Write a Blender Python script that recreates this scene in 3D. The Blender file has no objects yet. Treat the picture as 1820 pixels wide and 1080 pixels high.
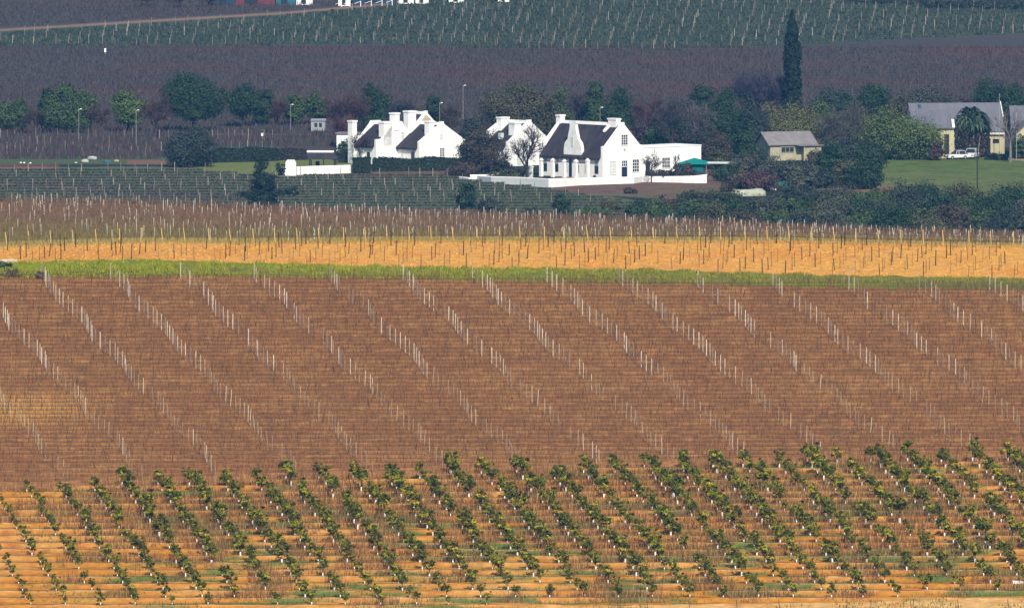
import bpy, math, random
import numpy as np
from mathutils import Vector, Matrix

# ------------------------------------------------------------------ camera, light, exposure
scene = bpy.context.scene
COL = scene.collection
F = 26000.0                      # focal length in pixels of a 1820 px wide frame
TANP = 1540.0 / F
PITCH = math.atan(TANP)
CP, SP = math.cos(PITCH), math.sin(PITCH)
CZ = 120.0
cam_d = bpy.data.cameras.new("camera")
cam = bpy.data.objects.new("camera", cam_d)
COL.objects.link(cam)
cam.location = (0, 0, CZ)
cam.rotation_euler = (math.pi / 2 - PITCH, 0, 0)
cam_d.sensor_width = 36.0
cam_d.lens = F / 1820.0 * 36.0
cam_d.clip_start = 5.0
cam_d.clip_end = 30000.0
scene.camera = cam

SUN_EL = math.radians(38)
SUN_AZ = math.radians(168)       # clockwise from +Y
world = bpy.data.worlds.new("World")
scene.world = world
world.use_nodes = True
wn = world.node_tree
bg = wn.nodes["Background"]
sky = wn.nodes.new("ShaderNodeTexSky")
sky.sky_type = 'NISHITA'
sky.sun_disc = False
sky.sun_elevation = SUN_EL
sky.sun_rotation = SUN_AZ
wn.links.new(sky.outputs[0], bg.inputs[0])
bg.inputs[1].default_value = 0.10
sd = bpy.data.lights.new("sun", 'SUN')
sun = bpy.data.objects.new("sun", sd)
COL.objects.link(sun)
sd.energy = 4.2
sd.angle = math.radians(0.5)
sd.color = (1.0, 0.90, 0.74)
sdir = Vector((math.sin(SUN_AZ) * math.cos(SUN_EL), math.cos(SUN_AZ) * math.cos(SUN_EL), math.sin(SUN_EL)))
sun.rotation_euler = sdir.to_track_quat('Z', 'Y').to_euler()
sun.location = (300, 0, 500)
scene.view_settings.view_transform = 'Standard'
scene.view_settings.look = 'None'
scene.view_settings.gamma = 1.0
scene.view_settings.exposure = 0.45

rng = np.random.default_rng(7)
random.seed(7)
SHADOWSAFE = 0.004

# ------------------------------------------------------------------ projection helpers (layout)
def t_of(D, py):
    return D / (F * CP + (540.0 - py) * SP)

def Pt(px, py, D):
    t = t_of(D, py)
    return ((px - 910.0) * t, D, CZ + t * (-F * SP + (540.0 - py) * CP))

def z_of(py, D):
    return CZ + t_of(D, py) * (-F * SP + (540.0 - py) * CP)

def py_of(z, D):
    # invert: (z-CZ)/D = (-F SP + v CP)/(F CP + v SP), v = 540-py
    r = (z - CZ) / D
    v = (r * F * CP + F * SP) / (CP - r * SP)
    return 540.0 - v

XS = [0, 200, 450, 700, 1000, 1250, 1400, 1600, 1820]
def ip(px, xs, ys):
    return np.interp(px, xs, ys)
def py_front(D):
    k = (D - 1250.0) / 2.6
    a = 1050 - 12.6 * k + 0.06 * k * k
    n = (D - 1300.0) / 2.0
    b = 829 - 7.3 * n + 0.0107 * n * n
    return np.where(D < 1300, a, b)
def bank_top(px): return ip(px, [-400, 0, 130, 300, 450, 700, 900, 1150, 1400, 1600, 1820, 2200], [478, 473, 465, 467, 471, 478, 481, 483, 492, 497, 500, 505])
def vine_top(px): return ip(px, [-400, 0, 350, 700, 1000, 1400, 1820, 2200], [492, 493, 490, 495, 501, 509, 514, 520])
def orange_top(px): return ip(px, [-400, 0, 100, 250, 450, 700, 1150, 1400, 1600, 1820, 2200], [445, 438, 434, 430, 431, 427, 427, 427, 432, 436, 440])
def crest_py(px): return ip(px, [-400, 0, 200, 450, 700, 1000, 1250, 1400, 1600, 1820, 2200], [354, 358, 361, 371, 380, 389, 399, 407, 415, 421, 428])
def orch_top(px): return ip(px, [-400, 0, 400, 700, 1000, 1400, 1820, 2200], [876, 871, 856, 845, 835, 823, 817, 812])

def track_py(px): return ip(px, [-400, 0, 900, 1500, 1820, 2200], [1110, 1100, 1079, 1069, 1062, 1056])

def z_ground(px, D):
    """ground height on the viewing column px at distance D (both arrays)"""
    px = np.clip(np.asarray(px, float), -400, 2200); D = np.asarray(D, float)
    px, D = np.broadcast_arrays(px, D)
    zf = z_of(py_front(np.clip(D, 1236, 1396)), np.clip(D, 1236, 1396))
    vt, bt, ot, cr = vine_top(px), bank_top(px), orange_top(px), crest_py(px)
    z1396 = z_of(py_front(np.array(1396.0)), 1396.0)
    z1399 = z_of(np.minimum(vt, 503) - 4, 1400.0); z1404 = z_of(bt, 1404.5)
    z1434 = z_of(ot, 1436.0); z1540 = z_of(cr, 1540.0)
    z = np.zeros_like(D)
    # towards the camera
    z = np.where(D < 1236, np.interp(D, [-500, 0, 600, 1000, 1150, 1236], [112, 110, 40, 6, 12, float(z_of(py_front(np.array(1236.0)), 1236.0))]), z)
    z = np.where((D >= 1236) & (D <= 1396), zf, z)
    def seg(d0, d1, a, b):
        s = np.clip((D - d0) / (d1 - d0), 0, 1)
        return a + (b - a) * s
    z = np.where((D > 1396) & (D <= 1400), seg(1396, 1400, z1396, z1399), z)
    z = np.where((D > 1400) & (D <= 1404.5), seg(1400, 1404.5, z1399, z1404), z)
    z = np.where((D > 1404.5) & (D <= 1436), seg(1404.5, 1436, z1404, z1434), z)
    s = np.clip((D - 1436) / 104.0, 0, 1)
    # slightly convex towards the crest
    z = np.where((D > 1436) & (D <= 1540), z1434 + (z1540 - z1434) * (s + 0.10 * np.sin(np.pi * s)), z)
    zc = z1540
    s2 = np.clip((D - 1540) / 400.0, 0, 1)
    z = np.where((D > 1540) & (D <= 1940), zc * (1 - s2) ** 2 * (1 + 0.1 * s2), z)
    z = np.where((D > 1940) & (D <= 2540), 0.0, z)
    z = np.where(D > 2540, 8.5 * (np.clip(D - 2540, 0, 360) / 360.0) ** 1.3 + np.clip(D - 2900, 0, 9000) * 0.03, z)
    return z

def terrace(px, D):
    """small benches of the orchard rows"""
    k = (D - 1250.0) / 2.6 + 0.35
    fr = k - np.floor(k)
    saw = np.where(fr < 0.22, fr / 0.22, 1 - (fr - 0.22) / 0.78) - 0.5
    py = py_of(z_ground(px, D), D)
    on = (py > orch_top(px) - 2) & (py < track_py(px)) & (D > 1237)
    amp = 0.10 + 0.26 * vnoise(px / 45.0 + 5 * np.floor(k), np.floor(k) * 3.7)
    return np.where(on, amp * saw, 0.0)

def zpx(px, D):
    return z_ground(px, D) + terrace(px, D)

def zxy(X, Y):
    X = np.asarray(X, float); Y = np.asarray(Y, float)
    px = 910 + X * F * 1.0 / np.maximum(Y, 1.0)
    py = py_of(z_ground(px, Y), np.maximum(Y, 1.0))
    px = 910 + X * (F * CP + (540 - py) * SP) / np.maximum(Y, 1.0)
    return zpx(px, Y)

def pix(X, Y, Z):
    r = (Z - CZ) / Y
    v = (r * F * CP + F * SP) / (CP - r * SP)
    return 910 + X * (F * CP + v * SP) / Y, 540 - v

def G(px, py):
    """point of the flat valley floor (z=0) seen at this pixel"""
    v = 540.0 - py
    D = CZ * (F * CP + v * SP) / (F * SP - v * CP)
    return Vector(((px - 910.0) * D / (F * CP + v * SP), D, 0.0))

def GF(px, py):
    """ground point at a pixel for the fields beyond 2540 m"""
    lo, hi = 2100.0, 3000.0
    for _ in range(40):
        m = (lo + hi) / 2
        if py_of(float(z_ground(px, m)), m) > py: lo = m
        else: hi = m
    return Vector(Pt(px, py_of(float(z_ground(px, lo)), lo), lo))

def scl(D): return F / D        # pixels of the photo per metre

# ------------------------------------------------------------------ value noise
_perm = rng.random((256, 256))
def vnoise(x, y):
    x = np.asarray(x, float); y = np.asarray(y, float)
    xi = np.floor(x).astype(int); yi = np.floor(y).astype(int)
    fx = x - xi; fy = y - yi
    fx = fx * fx * (3 - 2 * fx); fy = fy * fy * (3 - 2 * fy)
    a = _perm[xi % 256, yi % 256]; b = _perm[(xi + 1) % 256, yi % 256]
    c = _perm[xi % 256, (yi + 1) % 256]; d = _perm[(xi + 1) % 256, (yi + 1) % 256]
    return (a * (1 - fx) + b * fx) * (1 - fy) + (c * (1 - fx) + d * fx) * fy
def fbm(x, y, o=3):
    s = 0; a = 0.5; t = 0
    for i in range(o):
        s = s + a * vnoise(x + 17.3 * i, y + 9.1 * i); t += a
        a *= 0.5; x = x * 2; y = y * 2
    return s / t

# ------------------------------------------------------------------ materials
def s2l(c):
    return tuple(((v / 255.0) / 12.92 if v / 255.0 <= 0.04045 else ((v / 255.0 + 0.055) / 1.055) ** 2.4) for v in c)

def mat(name, color=None, rough=0.85, noise=0.25, nscale=3.0, attr=False, bump=0.0, bscale=8.0, stretch=(1, 1, 1), spec=0.25, metal=0.0, transl=0.0):
    m = bpy.data.materials.new(name)
    m.use_nodes = True
    nt = m.node_tree
    p = nt.nodes["Principled BSDF"]
    p.inputs["Roughness"].default_value = rough
    p.inputs["Specular IOR Level"].default_value = spec
    p.inputs["Metallic"].default_value = metal
    if attr:
        a = nt.nodes.new("ShaderNodeAttribute"); a.attribute_name = "col"
        src = a.outputs["Color"]
    else:
        r = nt.nodes.new("ShaderNodeRGB"); r.outputs[0].default_value = (*color, 1)
        src = r.outputs[0]
    tc = nt.nodes.new("ShaderNodeTexCoord")
    mp = nt.nodes.new("ShaderNodeMapping"); mp.inputs["Scale"].default_value = stretch
    nt.links.new(tc.outputs["Object"], mp.inputs[0])
    if noise > 0:
        n = nt.nodes.new("ShaderNodeTexNoise"); n.inputs["Scale"].default_value = nscale; n.inputs["Detail"].default_value = 5
        nt.links.new(mp.outputs[0], n.inputs["Vector"])
        mr = nt.nodes.new("ShaderNodeMapRange")
        mr.inputs["From Min"].default_value = 0.3; mr.inputs["From Max"].default_value = 0.7
        mr.inputs["To Min"].default_value = 1 - noise; mr.inputs["To Max"].default_value = 1 + noise
        nt.links.new(n.outputs["Fac"], mr.inputs["Value"])
        v = nt.nodes.new("ShaderNodeVectorMath"); v.operation = 'SCALE'
        nt.links.new(src, v.inputs[0]); nt.links.new(mr.outputs[0], v.inputs["Scale"])
        src = v.outputs[0]
    nt.links.new(src, p.inputs["Base Color"])
    if bump > 0:
        n2 = nt.nodes.new("ShaderNodeTexNoise"); n2.inputs["Scale"].default_value = bscale; n2.inputs["Detail"].default_value = 4
        nt.links.new(mp.outputs[0], n2.inputs["Vector"])
        b = nt.nodes.new("ShaderNodeBump"); b.inputs["Strength"].default_value = 1.0; b.inputs["Distance"].default_value = bump
        nt.links.new(n2.outputs["Fac"], b.inputs["Height"])
        nt.links.new(b.outputs[0], p.inputs["Normal"])
    return m

M = {}
M['ground'] = mat('ground_soil', attr=True, noise=0.22, nscale=1.3, bump=0.10, bscale=2.2, rough=0.95, spec=0.1)
M['leaf'] = mat('leaf_cover', attr=True, noise=0.0, rough=0.7, spec=0.2)
M['stalk'] = mat('dry_stalk', attr=True, noise=0.0, rough=0.9, spec=0.1)
M['wood'] = mat('weathered_wood', attr=True, noise=0.25, nscale=6, rough=0.9, spec=0.1)
M['white'] = mat('whitewash', (0.80, 0.81, 0.80), noise=0.05, nscale=0.8, bump=0.02, bscale=3, rough=0.9, spec=0.1)
M['whiteold'] = mat('weathered_whitewash', (0.74, 0.76, 0.75), noise=0.12, nscale=0.9, bump=0.02, bscale=3, rough=0.9, spec=0.1)
M['thatch'] = mat('dark_thatch', (0.042, 0.038, 0.044), noise=0.30, nscale=1.2, bump=0.08, bscale=5, rough=0.95, spec=0.05, stretch=(1, 0.3, 0.3))
M['glass'] = mat('dark_glass', (0.02, 0.028, 0.04), noise=0.1, rough=0.25, spec=0.4)
M['shutter'] = mat('dark_green_paint', (0.012, 0.035, 0.05), noise=0.1, rough=0.6)
M['palepaint'] = mat('pale_shutter_paint', (0.50, 0.56, 0.54), noise=0.1, rough=0.8)
M['doorblue'] = mat('dark_door_paint', (0.015, 0.025, 0.06), noise=0.1, rough=0.6)
M['trim'] = mat('white_paint', (0.78, 0.79, 0.78), noise=0.03, rough=0.7)
M['cream'] = mat('cream_plaster', (0.42, 0.40, 0.26), noise=0.12, nscale=0.7, rough=0.95, bump=0.02, bscale=3, spec=0.05)
M['creamdull'] = mat('dull_cream_plaster', (0.33, 0.32, 0.23), noise=0.16, nscale=0.6, rough=0.95, spec=0.05)
M['slate'] = mat('grey_roof_sheet', (0.13, 0.135, 0.165), noise=0.12, nscale=0.6, rough=0.8, spec=0.15, stretch=(2, 0.4, 0.4))
M['slate2'] = mat('faded_grey_roof_tiles', (0.19, 0.18, 0.19), noise=0.15, nscale=0.9, rough=0.9, spec=0.1)
M['teal'] = mat('teal_canvas', (0.0, 0.19, 0.17), noise=0.1, rough=0.8)
M['tealdark'] = mat('teal_canvas_side', (0.0, 0.12, 0.13), noise=0.12, rough=0.8)
M['metal'] = mat('galvanised_metal', (0.33, 0.35, 0.36), noise=0.1, rough=0.5, metal=0.3)
M['dark'] = mat('dark_timber', (0.03, 0.025, 0.022), noise=0.2, rough=0.9)
M['bark'] = mat('tree_bark', (0.055, 0.045, 0.045), noise=0.25, nscale=2, rough=0.95, spec=0.05)
M['barkpale'] = mat('pale_bark', (0.17, 0.15, 0.15), noise=0.25, nscale=2, rough=0.95, spec=0.05)
M['carwhite'] = mat('white_car_paint', (0.62, 0.64, 0.66), noise=0.02, rough=0.3, spec=0.5)
M['tyre'] = mat('tyre_rubber', (0.015, 0.015, 0.016), noise=0.1, rough=0.9)
M['redlamp'] = mat('red_lens', (0.35, 0.02, 0.02), noise=0.05, rough=0.3)
M['hose'] = mat('black_hose', (0.02, 0.018, 0.016), noise=0.1, rough=0.6)
M['guard'] = mat('white_trunk_guard', (0.80, 0.80, 0.80), noise=0.05, rough=0.7)
M['palestone'] = mat('pale_stone', (0.45, 0.38, 0.28), noise=0.25, nscale=4, rough=0.95)
M['red'] = mat('dull_red_paint', (0.13, 0.03, 0.036), noise=0.25, rough=0.7)
M['blue'] = mat('dark_blue_paint', (0.014, 0.040, 0.085), noise=0.15, rough=0.7)
M['tealp'] = mat('teal_paint', (0.02, 0.11, 0.15), noise=0.15, rough=0.7)
M['tarp'] = mat('pale_tarpaulin', (0.34, 0.36, 0.28), noise=0.2, nscale=1.2, rough=0.8, bump=0.05, bscale=2)

# ------------------------------------------------------------------ mesh builders
def link(o, parent=None):
    COL.objects.link(o)
    if parent is not None: o.parent = parent
    return o

def tag(o, label=None, cat=None, group=None, kind=None):
    if label: o['label'] = label
    if cat: o['category'] = cat
    if group: o['group'] = group
    if kind: o['kind'] = kind
    return o

def empty(name, loc, rz=0.0, label=None, cat=None, group=None):
    o = bpy.data.objects.new(name, None)
    COL.objects.link(o)
    o.location = loc; o.rotation_euler = (0, 0, rz)
    o.empty_display_size = 0.3
    return tag(o, label, cat, group)

def np_mesh(name, V, Fc, nper, material, colors=None, smooth=False):
    """V (n,3), Fc (m,nper) index arrays; colors per vertex (n,3)"""
    me = bpy.data.meshes.new(name)
    V = np.ascontiguousarray(V, dtype=np.float32); Fc = np.ascontiguousarray(Fc, dtype=np.int32)
    me.vertices.add(len(V)); me.vertices.foreach_set("co", V.ravel())
    me.loops.add(Fc.size); me.loops.foreach_set("vertex_index", Fc.ravel())
    me.polygons.add(len(Fc))
    me.polygons.foreach_set("loop_start", np.arange(0, Fc.size, nper, dtype=np.int32))
    me.update(calc_edges=True)
    if smooth: me.polygons.foreach_set("use_smooth", np.ones(len(Fc), bool))
    if colors is not None:
        ca = me.color_attributes.new("col", 'FLOAT_COLOR', 'POINT')
        c4 = np.ones((len(V), 4), np.float32); c4[:, :3] = colors
        ca.data.foreach_set("color", c4.ravel())
    me.materials.append(material)
    return me

class MB:
    def __init__(s): s.v = []; s.f = []
    def add(s, vs, fs):
        b = len(s.v); s.v += [tuple(v) for v in vs]; s.f += [[b + i for i in f] for f in fs]; return s
    def box(s, x0, x1, y0, y1, z0, z1):
        return s.add([(x0, y0, z0), (x1, y0, z0), (x1, y1, z0), (x0, y1, z0), (x0, y0, z1), (x1, y0, z1), (x1, y1, z1), (x0, y1, z1)],
                     [(0, 3, 2, 1), (4, 5, 6, 7), (0, 1, 5, 4), (1, 2, 6, 5), (2, 3, 7, 6), (3, 0, 4, 7)])
    def taper(s, cx, cy, z0, z1, w0, d0, w1, d1):
        a = [(cx - w0, cy - d0, z0), (cx + w0, cy - d0, z0), (cx + w0, cy + d0, z0), (cx - w0, cy + d0, z0),
             (cx - w1, cy - d1, z1), (cx + w1, cy - d1, z1), (cx + w1, cy + d1, z1), (cx - w1, cy + d1, z1)]
        return s.add(a, [(0, 3, 2, 1), (4, 5, 6, 7), (0, 1, 5, 4), (1, 2, 6, 5), (2, 3, 7, 6), (3, 0, 4, 7)])
    def prism(s, poly, a0, a1, axis='x'):
        """poly: list of (u,z); extruded along axis 'x' (u=y) or 'y' (u=x)"""
        n = len(poly)
        if axis == 'x': vs = [(a0, u, z) for u, z in poly] + [(a1, u, z) for u, z in poly]
        else: vs = [(u, a0, z) for u, z in poly] + [(u, a1, z) for u, z in poly]
        fs = [tuple(range(n)), tuple(reversed(range(n, 2 * n)))] + [(i, n + i, n + (i + 1) % n, (i + 1) % n) for i in range(n)]
        return s.add(vs, fs)
    def tube(s, p0, p1, r0, r1=None, n=6):
        r1 = r0 if r1 is None else r1
        p0 = Vector(p0); p1 = Vector(p1); d = (p1 - p0)
        if d.length < 1e-6: return s
        d.normalize(); a = d.orthogonal().normalized(); b = d.cross(a)
        vs = []
        for p, r in ((p0, r0), (p1, r1)):
            for i in range(n):
                t = 2 * math.pi * i / n
                vs.append(p + a * (r * math.cos(t)) + b * (r * math.sin(t)))
        fs = [(i, (i + 1) % n, n + (i + 1) % n, n + i) for i in range(n)] + [tuple(reversed(range(n))), tuple(range(n, 2 * n))]
        return s.add(vs, fs)
    def mesh(s, name, material, color=None):
        me = bpy.data.meshes.new(name)
        me.from_pydata(s.v, [], s.f)
        me.update()
        if material is not None: me.materials.append(material)
        if color is not None:
            ca = me.color_attributes.new("col", 'FLOAT_COLOR', 'POINT')
            c4 = np.ones((len(s.v), 4), np.float32)
            c4[:, :3] = np.array(color)
            ca.data.foreach_set("color", c4.ravel())
        return me
    def build(s, name, material, parent=None, color=None, bevel=0):
        me = s.mesh(name, material, color)
        o = link(bpy.data.objects.new(name, me), parent)
        if bevel:
            b = o.modifiers.new('bevel', 'BEVEL'); b.width = bevel; b.segments = 2; b.limit_method = 'ANGLE'
        return o

def fixn(me):
    import bmesh
    bm = bmesh.new(); bm.from_mesh(me); bmesh.ops.recalc_face_normals(bm, faces=bm.faces); bm.to_mesh(me); bm.free()

# ------------------------------------------------------------------ ground sheet
def C(*c): return np.array(s2l(c))
def ground_color(px, py, D, X):
    n1 = fbm(X / 9.0, D / 9.0, 3); n2 = fbm(X / 2.2 + 40, D / 2.2, 3); n3 = fbm(X / 30.0, D / 14.0 + 7, 2)
    def mix(a, b, t):
        t = np.clip(t, 0, 1)[..., None]; return a * (1 - t) + b * t
    shp = px.shape + (3,)
    full = lambda c: np.broadcast_to(np.array(c, float), shp)
    # base colours
    soil_o = full((0.40, 0.170, 0.022)); soil_p = full((0.45, 0.230, 0.055)); soil_r = full((0.38, 0.140, 0.024))
    grass = full((0.10, 0.13, 0.03))
    orch = mix(mix(soil_o, soil_p, (n1 - 0.45) * 3), soil_r, (0.42 - n2) * 4)
    gmask = (fbm(X / 5.0 + 3, D / 1.2, 2) - 0.56) * 9
    orch = mix(orch, grass, gmask * np.clip((px - 60) / 300, 0, 1))
    kk = (D - 1250.0) / 2.6 + 0.35; fr = kk - np.floor(kk)
    crust = np.clip(1 - np.abs(fr - .25) / .10, 0, 1) * np.clip((vnoise(X / 3.0, np.floor(kk) * 7.1) - .3) * 3, 0, 1)
    orch = mix(orch, full((0.58, 0.36, 0.16)), crust * .8)
    track = mix(full((0.54, 0.33, 0.12)), full((0.46, 0.24, 0.07)), (n2 - 0.4) * 3)
    vine_l = mix(mix(full((0.24, 0.105, 0.036)), full((0.28, 0.132, 0.044)), (n1 - 0.4) * 3), full((0.18, 0.085, 0.034)), (0.45 - n2) * 3)
    vine_l = mix(vine_l, full((0.50, 0.26, 0.07)), np.clip(1.5 - np.hypot((px - 30) / 120.0, (py - 725) / 30.0), 0, 1) * 0.7)
    vine_l = mix(vine_l, full((0.40, 0.20, 0.065)), np.clip((fbm(X / 1.6, D / 0.6 + 31, 3) - 0.56) * 5, 0, .6))
    bank = mix(full((0.15, 0.18, 0.012)), full((0.12, 0.125, 0.025)), (n1 - 0.4) * 3 + (px - 500) / 1500)
    oran = mix(mix(full((0.57, 0.290, 0.060)), full((0.55, 0.235, 0.045)), (n1 - 0.45) * 4), full((0.50, 0.26, 0.085)), (n2 - 0.62) * 6)
    upv = mix(full((0.20, 0.115, 0.060)), full((0.19, 0.155, 0.040)), (py - 392 + (910 - px) * 0.01) / 18 + (n1 - 0.5))
    upv = mix(upv, full((0.30, 0.22, 0.07)), np.clip((py - orange_top(px) + 9) / 5, 0, 1) * 0.9)
    valley = mix(full((0.018, 0.027, 0.015)), full((0.030, 0.027, 0.018)), (n1 - 0.4) * 3)  # valley and far slopes: dark soil and vines, cloud shadow also painted in
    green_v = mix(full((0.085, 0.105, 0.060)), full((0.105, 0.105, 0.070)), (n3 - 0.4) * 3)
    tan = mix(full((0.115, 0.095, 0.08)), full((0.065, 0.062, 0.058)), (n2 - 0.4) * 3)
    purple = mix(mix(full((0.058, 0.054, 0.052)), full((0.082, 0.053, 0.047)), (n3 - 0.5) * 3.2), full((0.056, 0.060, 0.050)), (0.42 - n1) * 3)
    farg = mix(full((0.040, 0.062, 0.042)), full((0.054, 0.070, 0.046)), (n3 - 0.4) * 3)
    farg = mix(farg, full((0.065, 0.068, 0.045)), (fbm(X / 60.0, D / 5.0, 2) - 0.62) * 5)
    out = np.where(((py > track_py(px)) | (D < 1237))[..., None], track, orch)
    out = np.where(((py < orch_top(px)) & (D < 1404.5))[..., None], vine_l, out)
    near_o = np.clip(1 - np.abs(py - orch_top(px) + 3) / 9.0, 0, 1) * (D < 1330)
    out = mix(out, full((0.40, 0.19, 0.07)), near_o * 0.6)
    bb = vine_top(px) + 5 * (n2 - 0.5)
    out = np.where(((py < bb) & (D > 1380) & (D <= 1405.5))[..., None], bank, out)
    out = np.where(((D > 1405.5) & (D <= 1436))[..., None], oran, out)
    out = np.where(((D > 1436) & (D <= 1640))[..., None], upv, out)
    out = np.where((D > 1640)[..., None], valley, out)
    # valley floor by place
    dd = D > 1900
    bnd = ip(px, [-400, 0, 450, 600, 900, 1150, 1400, 1600, 1820, 2200], [84, 82, 83, 79, 88, 91, 83, 71, 61, 55]) + 5 * (n1 - .5)
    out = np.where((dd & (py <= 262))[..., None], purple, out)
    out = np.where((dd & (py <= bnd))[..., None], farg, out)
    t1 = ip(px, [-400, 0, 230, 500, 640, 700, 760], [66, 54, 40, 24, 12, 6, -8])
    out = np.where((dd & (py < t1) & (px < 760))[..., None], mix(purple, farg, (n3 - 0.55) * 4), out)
    out = mix(out, full((0.24, 0.145, 0.10)), np.clip(1.4 - np.abs(py - t1) / 2.2, 0, 1) * dd * (px < 720) * 0.95)
    t2 = ip(px, [1100, 1500, 1820, 2200], [36, 37, 25, 18])
    out = mix(out, full((0.17, 0.14, 0.09)), np.clip(1.2 - np.abs(py - t2) / 1.8, 0, 1) * dd * (px > 1450) * np.clip((px - 1450) / 300, 0, 1) * 0.6)
    # left middle ground
    lm = dd & (py > 240) & (px < 640)
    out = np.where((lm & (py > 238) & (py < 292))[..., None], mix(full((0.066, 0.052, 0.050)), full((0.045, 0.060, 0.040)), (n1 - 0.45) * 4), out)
    out = mix(out, full((0.15, 0.115, 0.10)), np.clip(1.2 - np.abs(py - 239) / 1.6, 0, 1) * dd * (px < 640) * 0.8)
    out = mix(out, full((0.20, 0.10, 0.08)), np.clip(1.3 - np.abs(py - 258) / 1.8, 0, 1) * dd * ((px < 20) | ((px > 100) & (px < 250))) * 0.8)
    out = mix(out, full((0.075, 0.11, 0.04)), np.clip(1.5 - np.abs(py - 286 - 3 * (n1 - .5)) / 6, 0, 1) * dd * (px < 310) * 0.8)
    gv = dd & (py > ip(px, [-400, 0, 300, 345, 500, 640, 810, 975, 1100, 1180], [297, 297, 296, 299, 311, 306, 310, 330, 352, 362])) & (px < 1180)
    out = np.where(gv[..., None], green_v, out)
    out = mix(out, full((0.24, 0.09, 0.07)), np.clip(1.6 - np.abs(py - 296.5 - (px > 150) * -8) / 3.2, 0, 1) * dd * ((px < 105) | ((px > 222) & (px < 300))) * np.clip(n2 * 3.2 - .9, 0, .8))
    tanm = np.clip(1.6 - np.abs(py - ip(px, [-400, 0, 230, 420], [318, 322, 342, 352])) / 9, 0, 1) * dd * (px < 430) * (0.5 + n2)
    out = mix(out, tan, tanm)
    out = mix(out, full((0.22, 0.14, 0.09)), np.clip(1.3 - np.abs(py - ip(px, [-400, 0, 100, 200], [326, 328, 331, 338])) / 1.8, 0, 1) * dd * (px < 180) * 0.8)
    lawn = mix(full((0.135, 0.165, 0.040)), full((0.115, 0.14, 0.045)), (n1 - .4) * 3)
    ll = dd & (px > 335) & (px < 640) & (py > ip(px, [335, 400, 640], [295, 288, 278])) & (py < ip(px, [335, 400, 500, 640], [297, 305, 311, 305]))
    out = np.where(ll[..., None], lawn, out)
    out = mix(out, full((0.19, 0.14, 0.09)), np.clip(1.2 - np.abs(py - ip(px, [290, 400, 500], [296, 306, 312])) / 1.8, 0, 1) * dd * (px > 295) * (px < 505) * 0.8)
    # soil before the hedge and the big house
    br = mix(mix(full((0.15, 0.088, 0.060)), full((0.095, 0.068, 0.052)), (n2 - .4) * 3), full((0.12, 0.105, 0.055)), (n1 - .5) * 5)
    bm = dd & (((px > 980) & (px < 1310) & (py > 300) & (py < ip(px, [980, 1080, 1180, 1310], [338, 348, 354, 350]))) |
               ((px > 505) & (px < 830) & (py > 302) & (py < 313)))
    out = np.where(bm[..., None], br, out)
    lr = dd & (px > 1530) & (py > 279) & (py < 350)
    lawn2 = mix(mix(full((0.095, 0.140, 0.030)), full((0.130, 0.145, 0.048)), (py - 300) / 35 + (n1 - .5) * 2), full((0.070, 0.090, 0.028)), (n2 - .5) * 5)
    out = np.where(lr[..., None], lawn2, out)
    out = mix(out, full((0.25, 0.12, 0.08)), np.clip(1.5 - np.abs(py - 335) / 5, 0, 1) * dd * (px > 1455) * (px < ip(py, [325, 345], [1560, 1610])) * (0.6 + .5 * n2))
    out = mix(out, full((0.34, 0.25, 0.19)), np.clip(1.5 - np.abs(py - ip(px, [1740, 1820, 2200], [279, 284, 300])) / 1.8, 0, 1) * dd * (px > 1738) * 0.9)
    return out

def build_ground():
    cols = np.concatenate([[-14000, -9000, -6000, -3000, -1500, -700, -300], np.arange(-120, 1946, 6), [2100, 2500, 3300, 5000, 8000, 11000, 16000]]).astype(float)
    rows = np.concatenate([np.array([-60., 60, 200, 400, 600, 800, 950, 1050, 1120, 1180, 1215, 1230]), np.arange(1236, 1313, 0.26), np.arange(1313, 1396, 1.0),
                           np.arange(1396, 1440, 0.5), np.arange(1440, 1640, 4.0), np.arange(1640, 2150, 25.0), np.arange(2150, 2560, 1.5), np.arange(2560, 2960, 2.5),
                           [3000, 3100, 3300, 3600, 4200, 5000]])
    PX, DD = np.meshgrid(cols, rows)
    Z0 = z_ground(PX, DD)
    py = py_of(Z0, np.maximum(DD, 1))
    t = np.maximum(DD, 1200) / (F * CP + (540 - np.clip(py, -2000, 3000)) * SP)
    X = (PX - 910) * t
    Z = Z0 + terrace(PX, DD)
    # gentle unevenness
    bumpy = (DD > 1237) & (DD < 1640)
    Z = Z + np.where(bumpy, (fbm(X / 1.6, DD / 0.9, 3) - .5) * 0.16, 0)
    bank = (DD > 1399) & (DD < 1406.5)
    Z = Z + np.where(bank, (fbm(X / 2.6, DD / 3.0 + 5, 3) - .5) * 0.9, 0)
    far = (DD > 2950)
    Z = Z + np.where(far, (fbm(X / 900., DD / 900., 3) - .3) * (DD - 2950) * 0.03, 0)
    V = np.stack([X, DD, Z], -1).reshape(-1, 3)
    nr, nc = PX.shape
    i = np.arange(nr - 1)[:, None] * nc + np.arange(nc - 1)[None, :]
    Fc = np.stack([i, i + 1, i + 1 + nc, i + nc], -1).reshape(-1, 4)
    cc = ground_color(np.clip(PX, -400, 2200), py, DD, X).reshape(-1, 3)
    me = np_mesh("ground", V, Fc, 4, M['ground'], cc, smooth=True)
    o = link(bpy.data.objects.new("ground", me))
    tag(o, kind='structure')
build_ground()

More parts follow.
